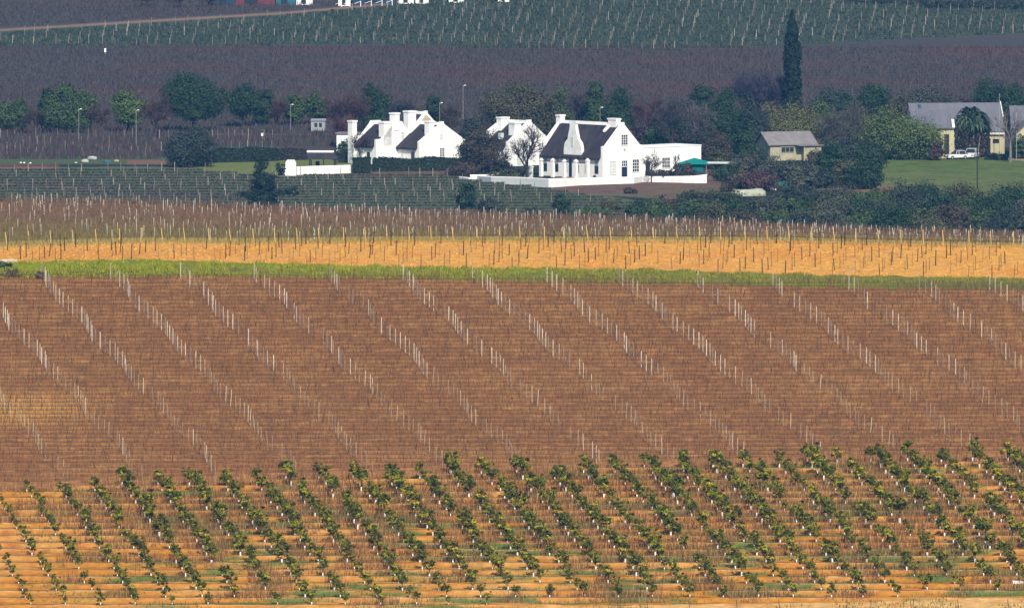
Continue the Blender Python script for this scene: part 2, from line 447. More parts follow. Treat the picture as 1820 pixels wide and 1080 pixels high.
# ------------------------------------------------------------------ leaf clouds and branches
def leaf_quads(cen, size, nrm=None, aspect=1.0, jit=0.5, r=rng):
    n = len(cen)
    d = r.normal(size=(n, 3))
    if nrm is not None: d = nrm * 1.0 + d * jit
    d /= np.linalg.norm(d, axis=1)[:, None] + 1e-9
    a = np.cross(d, r.normal(size=(n, 3))); a /= np.linalg.norm(a, axis=1)[:, None] + 1e-9
    b = np.cross(d, a)
    s = (size * (0.6 + 0.8 * r.random(n)))[:, None] if np.isscalar(size) else size[:, None]
    a = a * s * 0.5; b = b * s * 0.5 * aspect
    V = np.stack([cen - a, cen - b * 0.8, cen + a, cen + b], 1).reshape(-1, 3)
    Fc = np.arange(4 * n).reshape(n, 4)
    return V, Fc

def crown_mesh(name, lobes, n, size, c1, c2, clump=0.28, r=rng, ctop=None):
    """lobes: (x,y,z,rx,ry,rz). leaves gathered in clumps on and in the lobes"""
    lobes = np.array(lobes, float)
    w = lobes[:, 3] * lobes[:, 4] + lobes[:, 3] * lobes[:, 5]; w /= w.sum()
    nc = max(12, n // 34)
    li = r.choice(len(lobes), nc, p=w)
    d = r.normal(size=(nc, 3)); d[:, 2] = d[:, 2] * 0.9 + 0.15; d /= np.linalg.norm(d, axis=1)[:, None]
    rad = 0.55 + 0.45 * r.random(nc) ** 0.6
    cc = lobes[li, :3] + d * lobes[li, 3:] * rad[:, None]
    ci = r.integers(0, nc, n)
    lr = lobes[li[ci], 3:].mean(1)
    off = r.normal(size=(n, 3)) * (clump * lr)[:, None] * np.array([1, 1, 0.75])
    p = cc[ci] + off
    outw = d[ci] * 0.8 + off / (clump * lr)[:, None] * 0.35 + np.array([0, 0, 0.35])
    V, Fc = leaf_quads(p, size, outw, jit=0.55, r=r)
    tcl = r.random(nc)[ci] * 0.75 + r.random(n) * 0.25
    c1 = np.array(c1); c2 = np.array(c2)
    col = c1 * (1 - tcl[:, None]) + c2 * tcl[:, None]
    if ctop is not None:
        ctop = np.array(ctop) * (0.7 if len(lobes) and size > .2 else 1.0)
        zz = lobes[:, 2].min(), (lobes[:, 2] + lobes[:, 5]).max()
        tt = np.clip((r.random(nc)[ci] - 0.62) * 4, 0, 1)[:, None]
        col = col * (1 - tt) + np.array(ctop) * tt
    return np_mesh(name, V, Fc, 4, M['leaf'], np.repeat(col, 4, 0))

def branches(h, spread, r, depth=4, n0=5, trunk=0.3, up=0.6, twigs=True, hmin=0.25):
    """list of (p0,p1,r0,r1)"""
    segs = []
    def grow(p, d, L, rad, lev):
        q = p + d * L
        segs.append((p, q, rad, rad * 0.62))
        if lev == 0: return
        k = 3 if lev > 1 else 4
        for i in range(k):
            nd = (d + Vector((r.normal(), r.normal(), r.normal() * 0.6 + up * 0.35)) * 0.55)
            nd.normalize()
            st = p + (q - p) * (0.45 + 0.55 * r.random())
            grow(st, nd, L * (0.55 + 0.25 * r.random()), rad * 0.55, lev - 1)
    top = Vector((0, 0, h * hmin))
    segs.append((Vector((0, 0, -0.3)), top, trunk, trunk * 0.8))
    segs.append((top, Vector((r.normal() * .1, r.normal() * .1, h * 0.62)), trunk * 0.8, trunk * 0.35))
    for i in range(n0):
        a = 2 * math.pi * (i + r.random() * 0.7) / n0
        d = Vector((math.cos(a) * spread, math.sin(a) * spread, h * 0.55)).normalized()
        st = Vector((0, 0, h * (hmin + 0.3 * r.random())))
        grow(st, d, h * 0.36 * (0.8 + .4 * r.random()), trunk * 0.5, depth - 1)
    return segs

def seg_mesh(name, segs, material, n=4, color=None):
    A = np.array([list(s[0]) for s in segs], float); B = np.array([list(s[1]) for s in segs], float)
    ra = np.array([s[2] for s in segs]); rb = np.array([s[3] for s in segs])
    d = B - A; d /= np.linalg.norm(d, axis=1)[:, None] + 1e-9
    ref = np.where(np.abs(d[:, 2:3]) > 0.9, np.array([[1., 0, 0]]), np.array([[0., 0, 1]]))
    a = np.cross(d, ref); a /= np.linalg.norm(a, axis=1)[:, None] + 1e-9
    b = np.cross(d, a)
    rings = []
    for P, R in ((A, ra), (B, rb)):
        for i in range(n):
            t = 2 * math.pi * i / n
            rings.append(P + a * (R * math.cos(t))[:, None] + b * (R * math.sin(t))[:, None])
    V = np.stack(rings, 1).reshape(-1, 3)
    base = (np.arange(len(segs)) * 2 * n)[:, None]
    Fs = [np.concatenate([base + i, base + (i + 1) % n, base + n + (i + 1) % n, base + n + i], 1) for i in range(n)]
    Fc = np.stack(Fs, 1).reshape(-1, 4)
    cc = None if color is None else np.broadcast_to(np.array(color), (len(V), 3))
    return np_mesh(name, V, Fc, 4, material, cc)

# albedo pairs of foliage
G_DARK = ((0.0086, 0.0216, 0.0104), (0.0372, 0.0744, 0.0245))
G_MID = ((0.0180, 0.0360, 0.0130), (0.0744, 0.1178, 0.0335))
G_LIGHT = ((0.0259, 0.0504, 0.0143), (0.1054, 0.1550, 0.0391))
G_OLIVE = ((0.0288, 0.0360, 0.0156), (0.1054, 0.1054, 0.0446))
G_YEL = ((0.0360, 0.0446, 0.0168), (0.1426, 0.1488, 0.0502))
G_BROWN = ((0.0288, 0.0259, 0.0194), (0.0930, 0.0719, 0.0468))
G_GREY = ((0.0288, 0.0360, 0.0259), (0.0930, 0.1017, 0.0670))
G_PURP = ((0.0324, 0.0216, 0.0246), (0.1054, 0.0595, 0.0580))
G_BLUE = ((0.0144, 0.0230, 0.0194), (0.0521, 0.0694, 0.0491))

def leafy_tree(name, px, py0, py1, wpx, pal, label, cat='tree', dens=1.0, shape='round', group=None, lobes=None, top=None, D=None, trunk_frac=0.2, seed=None):
    base = G(px, py0) if py0 > 205 else GF(px, py0)
    s = scl(base.y)
    h = (py0 - py1) * 1.05 / s; w = wpx * 1.2 / s
    r = np.random.default_rng(int(px * 31 + py1 * 7) if seed is None else seed)
    o = empty(name, base, 0, label, cat, group)
    L = []
    if shape == 'round':
        zc = h * (0.55 if trunk_frac > .1 else 0.48); rz = h * (1 - trunk_frac) / 2
        zc = h - rz
        L.append((0, 0, zc, w * .36, w * .36, rz * .82))
        for i in range(7):
            a = 2 * math.pi * (i / 7.0) + r.random()
            zz = zc + rz * (r.random() * 1.1 - 0.6)
            L.append((math.cos(a) * w * .27, math.sin(a) * w * .27, zz, w * (.15 + .09 * r.random()), w * (.15 + .09 * r.random()), rz * (.28 + .2 * r.random())))
        L.append((w * (r.random() - .5) * .25, 0, h - rz * .32, w * .17, w * .17, rz * .32))
    elif shape == 'tall':
        rz = h * (1 - trunk_frac) / 2; zc = h - rz
        for i in range(6):
            f = i / 5.0
            ww = w * (.30 + .18 * math.sin(math.pi * min(1, f * 1.1 + .1)))
            L.append(((r.random() - .5) * w * .3, (r.random() - .5) * w * .3, h * trunk_frac + 2 * rz * (.12 + .76 * f), ww * .9, ww * .9, rz * .3))
    elif shape == 'dome':
        for i in range(11):
            a = r.random() * 2 * math.pi; q = math.sqrt(r.random())
            hh = h * (0.97 - 0.45 * q * q)
            L.append((math.cos(a) * q * w * .38, math.sin(a) * q * w * .38, hh * .5, w * .19, w * .19, hh * .52))
    elif shape == 'flat':
        for i in range(9):
            f = (i + .5) / 9 - .5
            hh = h * (0.68 + .3 * r.random()) * (1 - 1.1 * f * f)
            L.append((f * w * .9, (r.random() - .5) * w * .3, hh * .52, w * .11, w * .14, hh * .5))
    if lobes is not None:
        L = [(x * w, (r.random() - .5) * w * .2, z * h, rx * w, rx * w * .9, rz_ * h) for x, z, rx, rz_ in lobes]
    n = int(min(5200, max(500, 95 * (w * h) ** 0.85)) * dens)
    me = crown_mesh('crown', L, int(n * 3.4), 0.26 if h > 3 else 0.22, pal[0], pal[1], r=r, ctop=top, clump=0.24)
    link(bpy.data.objects.new('crown', me), o)
    segs = [(Vector((0, 0, -.2)), Vector((0, 0, h * .35)), w * .035 + .06, w * .025 + .05), (Vector((0, 0, h * .35)), Vector((0, 0, h * .75)), w * .025 + .05, .04)]
    for i in range(7):
        l = L[i % len(L)]
        segs.append((Vector((0, 0, h * (.2 + .05 * i))), Vector((l[0] * .8, l[1] * .8, l[2])), w * .014 + .04, .03))
    link(bpy.data.objects.new('trunk', seg_mesh('trunk', segs, M['bark'], 6)), o)
    return o

def bare_tree(name, px, py0, py1, wpx, label, material='bark', depth=5, trunk=.22, group=None, pal=None, twign=900, n0=6, hmin=.22):
    base = G(px, py0) if py0 > 205 else GF(px, py0)
    s = scl(base.y); h = (py0 - py1) / s; w = wpx / s
    r = np.random.default_rng(int(px * 13 + py1))
    o = empty(name, base, 0, label, 'tree', group)
    segs = branches(h, w * .62, r, depth, n0, trunk, hmin=hmin)
    # rescale to height and width
    P = np.array([list(q) for _, q, _, _ in segs]); mx = max(np.abs(P[:, 0]).max(), np.abs(P[:, 1]).max()); mz = P[:, 2].max()
    fx = (w / 2) / mx; fz = h / mz
    S = lambda v: Vector((v.x * fx, v.y * fx, v.z * (fz if v.z > 0 else 1)))
    segs = [(S(a), S(b), max(ra, .022), max(rb, .016)) for a, b, ra, rb in segs]
    trunks = segs[:2 + n0]
    link(bpy.data.objects.new('trunk', seg_mesh('trunk', segs[:2], M[material], 6)), o)
    link(bpy.data.objects.new('branches', seg_mesh('branches', segs[2:], M[material], 4)), o)
    if pal is not None:
        P = P * np.array([fx, fx, fz]); P = P[P[:, 2] > h * .25]
        k = r.integers(0, len(P), twign)
        cen = P[k] + r.normal(size=(twign, 3)) * w * 0.05
        d = r.normal(size=(twign, 3)) + np.array([0, 0, 1.2])
        d /= np.linalg.norm(d, axis=1)[:, None]
        sd_ = np.cross(d, r.normal(size=(twign, 3))); sd_ /= np.linalg.norm(sd_, axis=1)[:, None]
        ln = (.35 + .5 * r.random(twign))[:, None]
        V = np.stack([cen - sd_ * .035, cen + sd_ * .035, cen + d * ln + sd_ * .015, cen + d * ln - sd_ * .015], 1).reshape(-1, 3)
        t = r.random((twign, 1)); col = np.array(pal[0]) * (1 - t) + np.array(pal[1]) * t
        link(bpy.data.objects.new('crown', np_mesh('crown', V, np.arange(4 * twign).reshape(-1, 4), 4, M['stalk'], np.repeat(col, 4, 0))), o)
    return o

# ------------------------------------------------------------------ orchard
def ordn(n):
    return f"{n}{'th' if 10 <= n % 100 <= 20 else {1: 'st', 2: 'nd', 3: 'rd'}.get(n % 10, 'th')}"

def sapling_parts(seed, yellow):
    r = np.random.default_rng(seed)
    lob = [(0, 0, .92, .40, .40, .44), (.05, 0, 1.15, .32, .32, .34)]
    for i in range(8):
        a = r.random() * 6.28
        lob.append((math.cos(a) * .30, math.sin(a) * .30, .62 + .75 * r.random(), .22, .22, .24))
    if r.random() < .6: lob.append(((r.random() - .5) * .3, 0, 1.45, .15, .15, .24))
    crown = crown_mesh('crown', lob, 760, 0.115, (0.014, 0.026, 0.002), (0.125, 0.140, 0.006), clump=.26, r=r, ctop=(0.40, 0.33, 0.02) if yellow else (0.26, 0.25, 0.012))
    tr = seg_mesh('trunk', [(Vector((0, 0, -.15)), Vector((.01, 0, .62)), .03, .025), (Vector((.01, 0, .62)), Vector((0, 0, 1.2)), .025, .012),
                            (Vector((.01, 0, .5)), Vector((.25, .05, .95)), .016, .008), (Vector((.01, 0, .5)), Vector((-.25, -.08, 1.0)), .016, .008)], M['bark'], 5)
    gd = MB().taper(0.0, 0.0, 0.0, 0.29, .048, .048, .042, .042).mesh('trunk_guard', M['guard'])
    return crown, tr, gd
SAP = [sapling_parts(100 + i, i % 5 == 1) for i in range(9)]

trees = []
for k in range(-2, 25):
    D = 1250.0 + 2.6 * k
    for j in range(-20, 45):
        X = -32.5 + 2.98 * j - 0.46 * (k - 18.3)
        rr = random.random(); jx = random.gauss(0, .11); jy = random.gauss(0, .12)
        pxx = 910 + X * scl(D)
        py = float(py_front(np.array(D)))
        if py < float(orch_top(pxx)) - 1 or py > float(track_py(pxx)) - 4: continue
        if pxx < -8 or pxx > 1835: continue
        if rr < 0.03: continue
        s = random.uniform(.92, 1.32)
        left = min(1, max(.0, (pxx + 40 - (k * 2)) / 330.0)); s *= .55 + .45 * left
        if k < 5: s *= .80 + .04 * k
        if random.random() < .07: s *= .62
        if random.random() < .04: s *= 1.25
        trees.append(dict(k=k, X=X + jx, Y=D + jy, s=s, px=pxx))
byrow = {}
for t in trees: byrow.setdefault(t['k'], []).append(t)
for k, L in byrow.items():
    L.sort(key=lambda t: t['X'])
    for i, t in enumerate(L): t['i'] = i + 1
order = sorted(trees, key=lambda t: -t['s'] / t['Y'] * (1 if 10 < t['px'] < 1810 else .3))
for t in order[:300]: t['own'] = True
sap_stuff = []
for idx, t in enumerate(trees):
    z = float(zxy(t['X'], t['Y'])) - .02
    v = (idx * 7 + int(random.random() * 9)) % 9
    rz = random.random() * 6.28
    sx = t['s'] * random.uniform(.92, 1.12); sz = t['s'] * random.uniform(.9, 1.12)
    if t.get('own'):
        look = 'large bushy' if t['s'] > 1.22 else ('bushy' if t['s'] > 1.0 else ('medium' if t['s'] > .78 else 'small'))
        o = empty('citrus_sapling', (t['X'], t['Y'], z), rz, f"{look} citrus sapling, {ordn(t['i'])} from left in {ordn(t['k'] + 3)} tree row from the lower edge", 'sapling', 'citrus saplings in rows')
        o.scale = (sx, sx, sz)
        for nm, me in zip(('crown', 'trunk', 'trunk_guard'), SAP[v]):
            link(bpy.data.objects.new(nm, me), o)
    else:
        sap_stuff.append((t['X'], t['Y'], z, rz, sx, sz, v))

def merge(name, inst, meshsets, which, material, kindlabel=None):
    cache = {}
    Vs, Fs, Cs, b = [], [], [], 0
    for (x, y, z, rz, sx, sz, v) in inst:
        me = meshsets[v][which]
        if me.name not in cache:
            n = len(me.vertices); a = np.zeros(n * 3, np.float32); me.vertices.foreach_get('co', a)
            m = len(me.loops); l = np.zeros(m, np.int32); me.loops.foreach_get('vertex_index', l)
            c = None
            if 'col' in me.color_attributes:
                c = np.zeros(n * 4, np.float32); me.color_attributes['col'].data.foreach_get('color', c); c = c.reshape(-1, 4)[:, :3]
            cache[me.name] = (a.reshape(-1, 3), l.reshape(-1, 4), c)
        a, l, c = cache[me.name]
        cs, sn = math.cos(rz), math.sin(rz)
        q = np.stack([(a[:, 0] * cs - a[:, 1] * sn) * sx + x, (a[:, 0] * sn + a[:, 1] * cs) * sx + y, a[:, 2] * sz + z], 1)
        Vs.append(q); Fs.append(l + b); b += len(a)
        if c is not None: Cs.append(c)
    return np_mesh(name, np.concatenate(Vs), np.concatenate(Fs), 4, material, np.concatenate(Cs) if Cs else None)
if sap_stuff:
    root = empty('distant_saplings', (0, 0, 0), 0, 'dense far rows of small citrus saplings filling the upper part of the orchard', 'saplings')
    root['kind'] = 'stuff'
    me = merge('crown', sap_stuff, SAP, 0, M['leaf']); tag(link(bpy.data.objects.new('crown', me), root), kind='stuff')
    me = merge('trunk', sap_stuff, SAP, 1, M['bark']); tag(link(bpy.data.objects.new('trunk', me), root), kind='stuff')
    me = merge('trunk_guard', sap_stuff, SAP, 2, M['guard']); tag(link(bpy.data.objects.new('trunk_guard', me), root), kind='stuff')

# drip hoses along the rows
for k in range(-2, 24):
    D = 1250.0 + 2.6 * k - .25
    pyk = float(py_front(np.array(D)))
    xs = np.arange(-60, 1890, 24.0)
    xs = xs[(pyk > orch_top(xs) + 1) & (pyk < track_py(xs) - 4)]
    if len(xs) < 4: continue
    X = (xs - 910) / scl(D)
    segs = []
    P = [Vector((x, D + .06 * math.sin(x * .9 + k), float(zxy(x, D)) + .05 + .02 * math.sin(x * 2.3 + k))) for x in X]
    for a, b in zip(P[:-1], P[1:]): segs.append((a, b, .012, .012))
    tag(link(bpy.data.objects.new('drip_hose', seg_mesh('drip_hose', segs, M['hose'], 4))), f"black irrigation hose along the {ordn(k + 3)} tree row from the lower edge", 'hose', 'irrigation hoses in the orchard')

def strips(X, Y, Z, h, w, lean, cols, r):
    """upright thin strips"""
    n = len(X)
    a = r.random(n) * math.pi
    dx = np.cos(a) * w; dy = np.sin(a) * w
    lx = r.normal(size=n) * lean * h; ly = r.normal(size=n) * lean * h
    p = np.stack([X, Y, Z], 1)
    s = np.stack([dx, dy, 0 * dx], 1)
    top = p + np.stack([lx, ly, h], 1)
    V = np.stack([p - s, p + s, top + s * .35, top - s * .35], 1).reshape(-1, 3)
    return V, np.arange(4 * n).reshape(n, 4), np.repeat(cols, 4, 0)

def colmix(a, b, r, n, c=None):
    t = r.random((n, 1)); out = np.array(a) * (1 - t) + np.array(b) * t
    if c is not None:
        m = r.random((n, 1)) < .15; out = np.where(m, np.array(c), out)
    return out

def orchard_weeds():
    r = np.random.default_rng(11)
    n = 420000
    D = 1238 + 75 * r.random(n); X = (r.random(n) * 1880 - 30 - 910) / scl(D)
    px = 910 + X * scl(D); py = py_front(D)
    m = (py > orch_top(px) - 3) & (py < track_py(px) - 2)
    k = (D - 1250) / 2.6 + .35; fr = k - np.floor(k)
    dens = fbm(X / 4.2, D / 3.2 + 50, 3)
    cen = np.exp(-((py - 900) / 75.0) ** 2) * .24 + np.clip((px - 100) / 500, 0, 1) * .06
    thr = .585 - cen + .05 * (py > 1000) + .2 * (px < 110)
    keep = m & (dens > thr) & ((fr > .30) | (r.random(n) < .45))
    X, D = X[keep], D[keep]; n = len(X)
    keep = r.random(n) < .62; X, D = X[keep], D[keep]; n = len(X)
    Z = zxy(X, D) - .02
    V, Fc, c = strips(X, D, Z, .25 + .75 * r.random(n) ** 1.5, .012 + .014 * r.random(n), .13, colmix((.10, .046, .020), (.27, .145, .060), r, n, (.40, .26, .11)), r)
    tag(link(bpy.data.objects.new('dry_weeds', np_mesh('dry_weeds', V, Fc, 4, M['stalk'], c))), 'tall dry brown weeds standing between the citrus rows', 'weeds', kind='stuff')
    # low green grass in patches
    n = 60000
    D = 1238 + 75 * r.random(n); X = (r.random(n) * 1880 - 30 - 910) / scl(D)
    px = 910 + X * scl(D); py = py_front(D)
    dens = fbm(X / 5.0 + 3, D / 1.2, 2)
    m = (py > orch_top(px) + 2) & (dens > .56 + .08 * (px < 200) - .06 * (py > 1020)) & (px > 30)
    X, D = X[m], D[m]; n = len(X)
    Z = zxy(X, D) - .01
    V, Fc, c = strips(X, D, Z, .10 + .22 * r.random(n), .03 + .02 * r.random(n), .35, colmix((.06, .080, .012), (.15, .17, .03), r, n, (.22, .19, .05)), r)
    tag(link(bpy.data.objects.new('orchard_grass', np_mesh('orchard_grass', V, Fc, 4, M['leaf'], c))), 'low green grass growing along the orchard terraces', 'grass', kind='stuff')
orchard_weeds()

# ------------------------------------------------------------------ vine rows of the lower vineyard
def vine_row(D, x0, x1, r, c1, c2, hcane=.75, step=1.15, name='vine_trellis', wires=True, ncane=14, cw=.017, ztrunk=.38):
    xs = np.arange(x0, x1, step); xs = xs + r.normal(size=len(xs)) * .08
    n = len(xs)
    if n < 2: return None
    Z = zxy(xs, np.full(n, D))
    Vs, Fs, Cs = [], [], []; b = 0
    def add(v, f, c):
        nonlocal b
        Vs.append(v); Fs.append(f + b); Cs.append(c); b += len(v)
    add(*strips(xs, np.full(n, D), Z - .05, np.full(n, ztrunk + .1), .016 + .014 * r.random(n), .08, colmix((.03, .02, .014), (.11, .065, .04), r, n), r))
    m = n * ncane
    X = np.repeat(xs, ncane) + (r.random(m) - .5) * step * 1.0
    Zc = np.repeat(Z, ncane) + ztrunk * (.75 + .4 * r.random(m))
    hh = hcane * (.35 + .65 * r.random(m))
    add(*strips(X, D + r.normal(size=m) * .07, Zc, hh, cw * (.7 + .8 * r.random(m)), .22, colmix(c1, c2, r, m), r))
    # cordon and wires
    gx = np.arange(x0, x1 + .1, 4.0)
    gz = zxy(gx, np.full(len(gx), D))
    for hz, w_, cc in ((ztrunk, .013, (.05, .032, .026)), (ztrunk + .42, .006, (.08, .065, .055))):
        p = np.stack([gx, np.full(len(gx), D), gz + hz], 1)
        V = np.empty((len(gx) * 2, 3)); V[0::2] = p - [0, 0, w_]; V[1::2] = p + [0, 0, w_]
        i = np.arange(len(gx) - 1) * 2
        add(V, np.stack([i, i + 2, i + 3, i + 1], 1), np.broadcast_to(np.array(cc), (len(V), 3)))
    return np_mesh(name, np.concatenate(Vs), np.concatenate(Fs), 4, M['stalk'], np.concatenate(Cs))

VROWS = []
rv = np.random.default_rng(21)
rowno = 0
pxs = np.arange(-40, 1862, 4.0)
for n in range(-5, 50):
    D = 1300.0 + 2 * n
    py = float(py_front(np.array(D)))
    ok = (py < orch_top(pxs) - 4) & (py > vine_top(pxs) - 1)
    if ok.sum() < 10: continue
    x0 = (pxs[ok][0] - 910) / scl(D); x1 = (pxs[ok][-1] - 910) / scl(D)
    rowno += 1
    me = vine_row(D, x0, x1, rv, (.055, .030, .014), (.200, .108, .052), hcane=.85)
    o = link(bpy.data.objects.new('vine_trellis', me))
    VROWS.append((rowno, D, x0, x1))
    tag(o, f"bare brown trellised vines, {ordn(rowno)} row up from the citrus orchard", 'trellised vines', 'trellised vine rows of the brown vineyard')

# posts of the lower vineyard
def post_mesh(h, r0, col, lean=0.0):
    b = MB(); b.tube((0, 0, -.3), (lean * h * .5, 0, h * .5), r0, r0 * .95, 6).tube((lean * h * .5, 0, h * .5), (lean * h, 0, h), r0 * .95, r0 * .85, 6)
    return b.mesh('vineyard_post', M['wood'], col)
PALE = [post_mesh(1.5, .027, (.42, .37, .29)), post_mesh(1.4, .027, (.32, .27, .20)), post_mesh(1.55, .030, (.54, .49, .40)), post_mesh(1.45, .032, (.26, .21, .165)), post_mesh(1.35, .034, (.09, .07, .055))]
PNAME = ['pale', 'greyish', 'bright pale', 'dull brown', 'dark']
posts = []
rp = random.Random(5)
for rowno, D, x0, x1 in VROWS:
    n = (D - 1300) / 2
    L = []
    for j in range(-6, 24):
        X = -45.3 + 6.92 * j + .3755 * (49 - n) + rp.gauss(0, .05) + .25 * math.sin(n * .55 + j * 1.3)
        if X < x0 - .2 or X > x1 + .2: continue
        px = 910 + X * scl(D)
        if px < -3 or px > 1823: continue
        if rp.random() < .05: continue
        L.append((X, D))
    L.sort()
    for i, (X, Y) in enumerate(L):
        posts.append((rowno, i + 1, X, Y, rp.choices(range(5), [3.2, 4, 1.3, 3.2, .8])[0]))
posts.sort(key=lambda p: p[3])
extra_posts = []
for q, (rowno, i, X, Y, v) in enumerate(posts):
    z = float(zxy(X, Y))
    if q < 300:
        o = link(bpy.data.objects.new('vineyard_post', PALE[v])); o.location = (X, Y, z)
        o.rotation_euler = (rp.gauss(0, .03), rp.gauss(0, .03), rp.random() * 3)
        tag(o, f"{PNAME[v]} wooden post, {ordn(i)} from left in {ordn(rowno)} vine row above the citrus orchard", 'post', 'posts of the brown vineyard')
    else:
        extra_posts.append((X, Y, z, rp.random() * 3, 1, 1, v))

# ------------------------------------------------------------------ grass bank, field of stakes
def bank_grass():
    r = np.random.default_rng(31)
    n = 60000
    D = 1396.5 + 9.3 * r.random(n); px = r.random(n) * 1900 - 40
    py = py_of(z_ground(px, D), D)
    X = (px - 910) / scl(D)
    m = py < vine_top(px) + 6 * (fbm(X / 1.5, D, 2) - .3)
    X, D, px = X[m], D[m], px[m]; n = len(X)
    cl = fbm(X / 1.1, D / 1.0 + 9, 2)
    h = .10 + .42 * np.clip((cl - .3) * 2, 0, 1) * (.5 + .5 * r.random(n))
    base = colmix((.16, .19, .010), (.30, .32, .020), r, n)
    dull = colmix((.11, .12, .020), (.23, .21, .050), r, n)
    t = np.clip((px - 300) / 1100 + (fbm(X / 4, D / 3, 2) - .5) * 1.2, 0, 1)[:, None] * .8
    V, Fc, c = strips(X, D, zxy(X, D) - .02, h, .03 + .02 * r.random(n), .3, base * (1 - t) + dull * t, r)
    tag(link(bpy.data.objects.new('bank_grass', np_mesh('bank_grass', V, Fc, 4, M['leaf'], c))), 'bright green tufted grass on the bank below the orange field', 'grass', kind='stuff')
    # clods on the bare orange field
    n = 9000
    D = 1406 + 30 * r.random(n); X = (r.random(n) * 1880 - 30 - 910) / scl(D)
    Z = zxy(X, D)
    cen = np.stack([X, D, Z + .03], 1)
    V, Fc = leaf_quads(cen, .16, np.tile([0, -.6, .8], (n, 1)), jit=.5, r=r)
    t = r.random((n, 1)); c = np.array((.42, .165, .028)) * (1 - t) + np.array((.60, .34, .07)) * t
    tag(link(bpy.data.objects.new('soil_clods', np_mesh('soil_clods', V, Fc, 4, M['stalk'], np.repeat(c, 4, 0)))), 'loose clods of earth strewn over the bare orange field', 'soil', kind='stuff')
    # dry grass at the top edge of the orange field
    n = 12000
    D = 1433 + 10 * r.random(n) ** 1.3; X = (r.random(n) * 1880 - 30 - 910) / scl(D)
    V, Fc, c = strips(X, D, zxy(X, D) - .02, .15 + .3 * r.random(n), .025, .3, colmix((.20, .15, .04), (.40, .30, .09), r, n, (.16, .19, .05)), r)
    tag(link(bpy.data.objects.new('dry_grass', np_mesh('dry_grass', V, Fc, 4, M['leaf'], c))), 'yellow dry grass along the upper edge of the orange field', 'grass', kind='stuff')
bank_grass()

STK = [post_mesh(1.35, .046, (.075, .042, .024)), post_mesh(1.35, .036, (.16, .09, .035)), post_mesh(1.35, .050, (.035, .022, .018)), post_mesh(1.35, .030, (.22, .14, .045))]
SNAME = ['brown', 'light brown', 'dark', 'thin tan']
rs = random.Random(9)
grid = []
for i in range(9):
    D = 1406.8 + 3.25 * i
    for j in range(-26, 30):
        X = 2.2 * j + .45 * i + rs.gauss(0, .10) + (.4 if i > 4 else 0)
        px = 910 + X * scl(D)
        if px < 2 or px > 1818: continue
        if px < 500 and rs.random() < .45 * (i / 5.0): continue
        if rs.random() < .18: continue
        grid.append((i, X, D + rs.gauss(0, .25)))
for i in range(9):
    L = sorted([g for g in grid if g[0] == i], key=lambda g: g[1])
    for q, (_, X, Y) in enumerate(L):
        v = rs.choices(range(4), [3, 3, 2, 3])[0]
        o = link(bpy.data.objects.new('wooden_stake', STK[v])); o.location = (X, Y, float(zxy(X, Y)))
        o.rotation_euler = (rs.gauss(0, .02), rs.gauss(0, .03), 0)
        o.scale = (1, 1, rs.uniform(.85, 1.12))
        tag(o, f"{SNAME[v]} stake on orange soil, {ordn(q + 1)} from left in {ordn(i + 1)} line above the grass bank", 'stake', 'stakes in the bare orange field')
YEL = post_mesh(1.36, .040, (.60, .43, .16), -.09)
q = 0
for j in range(-26, 30):
    X = 2.2 * j + .9 + rs.gauss(0, .08); D = 1436.8
    px = 910 + X * scl(D)
    if px < 3 or px > 1817: continue
    q += 1
    o = link(bpy.data.objects.new('end_post', YEL)); o.location = (X, D, float(zxy(X, D)))
    o.rotation_euler = (rs.gauss(0, .02), rs.gauss(0, .04), 0)
    tag(o, f"yellow leaning end post, {ordn(q)} from left along the top of the orange field", 'post', 'yellow end posts above the orange field')

# ------------------------------------------------------------------ upper vineyard to the crest
ru = np.random.default_rng(41)
n = 0
for D in np.arange(1440.0, 1549.0, 3.1):
    n += 1
    f = (D - 1440) / 100
    c1 = np.array((.095, .075, .022)) * (1 - min(1, f * 2.2)) + np.array((.090, .050, .032)) * min(1, f * 2.2)
    c2 = np.array((.24, .185, .06)) * (1 - min(1, f * 2.2)) + np.array((.23, .135, .080)) * min(1, f * 2.2)
    me = vine_row(D, -56, 56, ru, c1, c2, hcane=.48, step=1.0, ncane=9, cw=.024)
    tag(link(bpy.data.objects.new('vine_trellis', me)), f"low bare vines of upper vineyard, {ordn(n)} row beyond the yellow end posts", 'trellised vines', 'trellised vine rows of the upper vineyard')
    if n % 2 == 0 or D > 1515:
        for j in range(-46, 47):
            X = 1.25 * j + .35 * n * .5 + rs.gauss(0, .12)
            px = 910 + X * scl(D)
            if px < -4 or px > 1824 or rs.random() < .5: continue
            extra_posts.append((X, D + rs.gauss(0, .5), 0, rs.random() * 3, .8, rs.uniform(.5, .74), rs.choices(range(5), [4, 4, 1.5, 4, 1])[0]))
# far hillside posts in columns
rf = random.Random(3)
for c in range(-4, 100):
    px0 = 20 * c + rf.gauss(0, 1.5)
    bot = float(ip(px0, [0, 450, 600, 900, 1150, 1400, 1600, 1820], [82, 83, 79, 88, 91, 83, 71, 61])) - 3
    top = float(ip(px0, [0, 230, 500, 640, 760], [58, 44, 27, 14, 2]))
    py = bot
    while py > top:
        lean = ip(px0, [0, 600, 1500, 1820], [.1, .45, .30, .12])
        px = px0 + (bot - py) * lean + rf.gauss(0, .8)
        if rf.random() < .6 and -5 < px < 1825:
            p = GF(px, py)
            extra_posts.append((p.x, p.y, p.z, rf.random() * 3, 1.2, rf.uniform(.75, 1.15), rf.choice([1, 3, 3, 3])))
        py -= rf.uniform(6, 9)
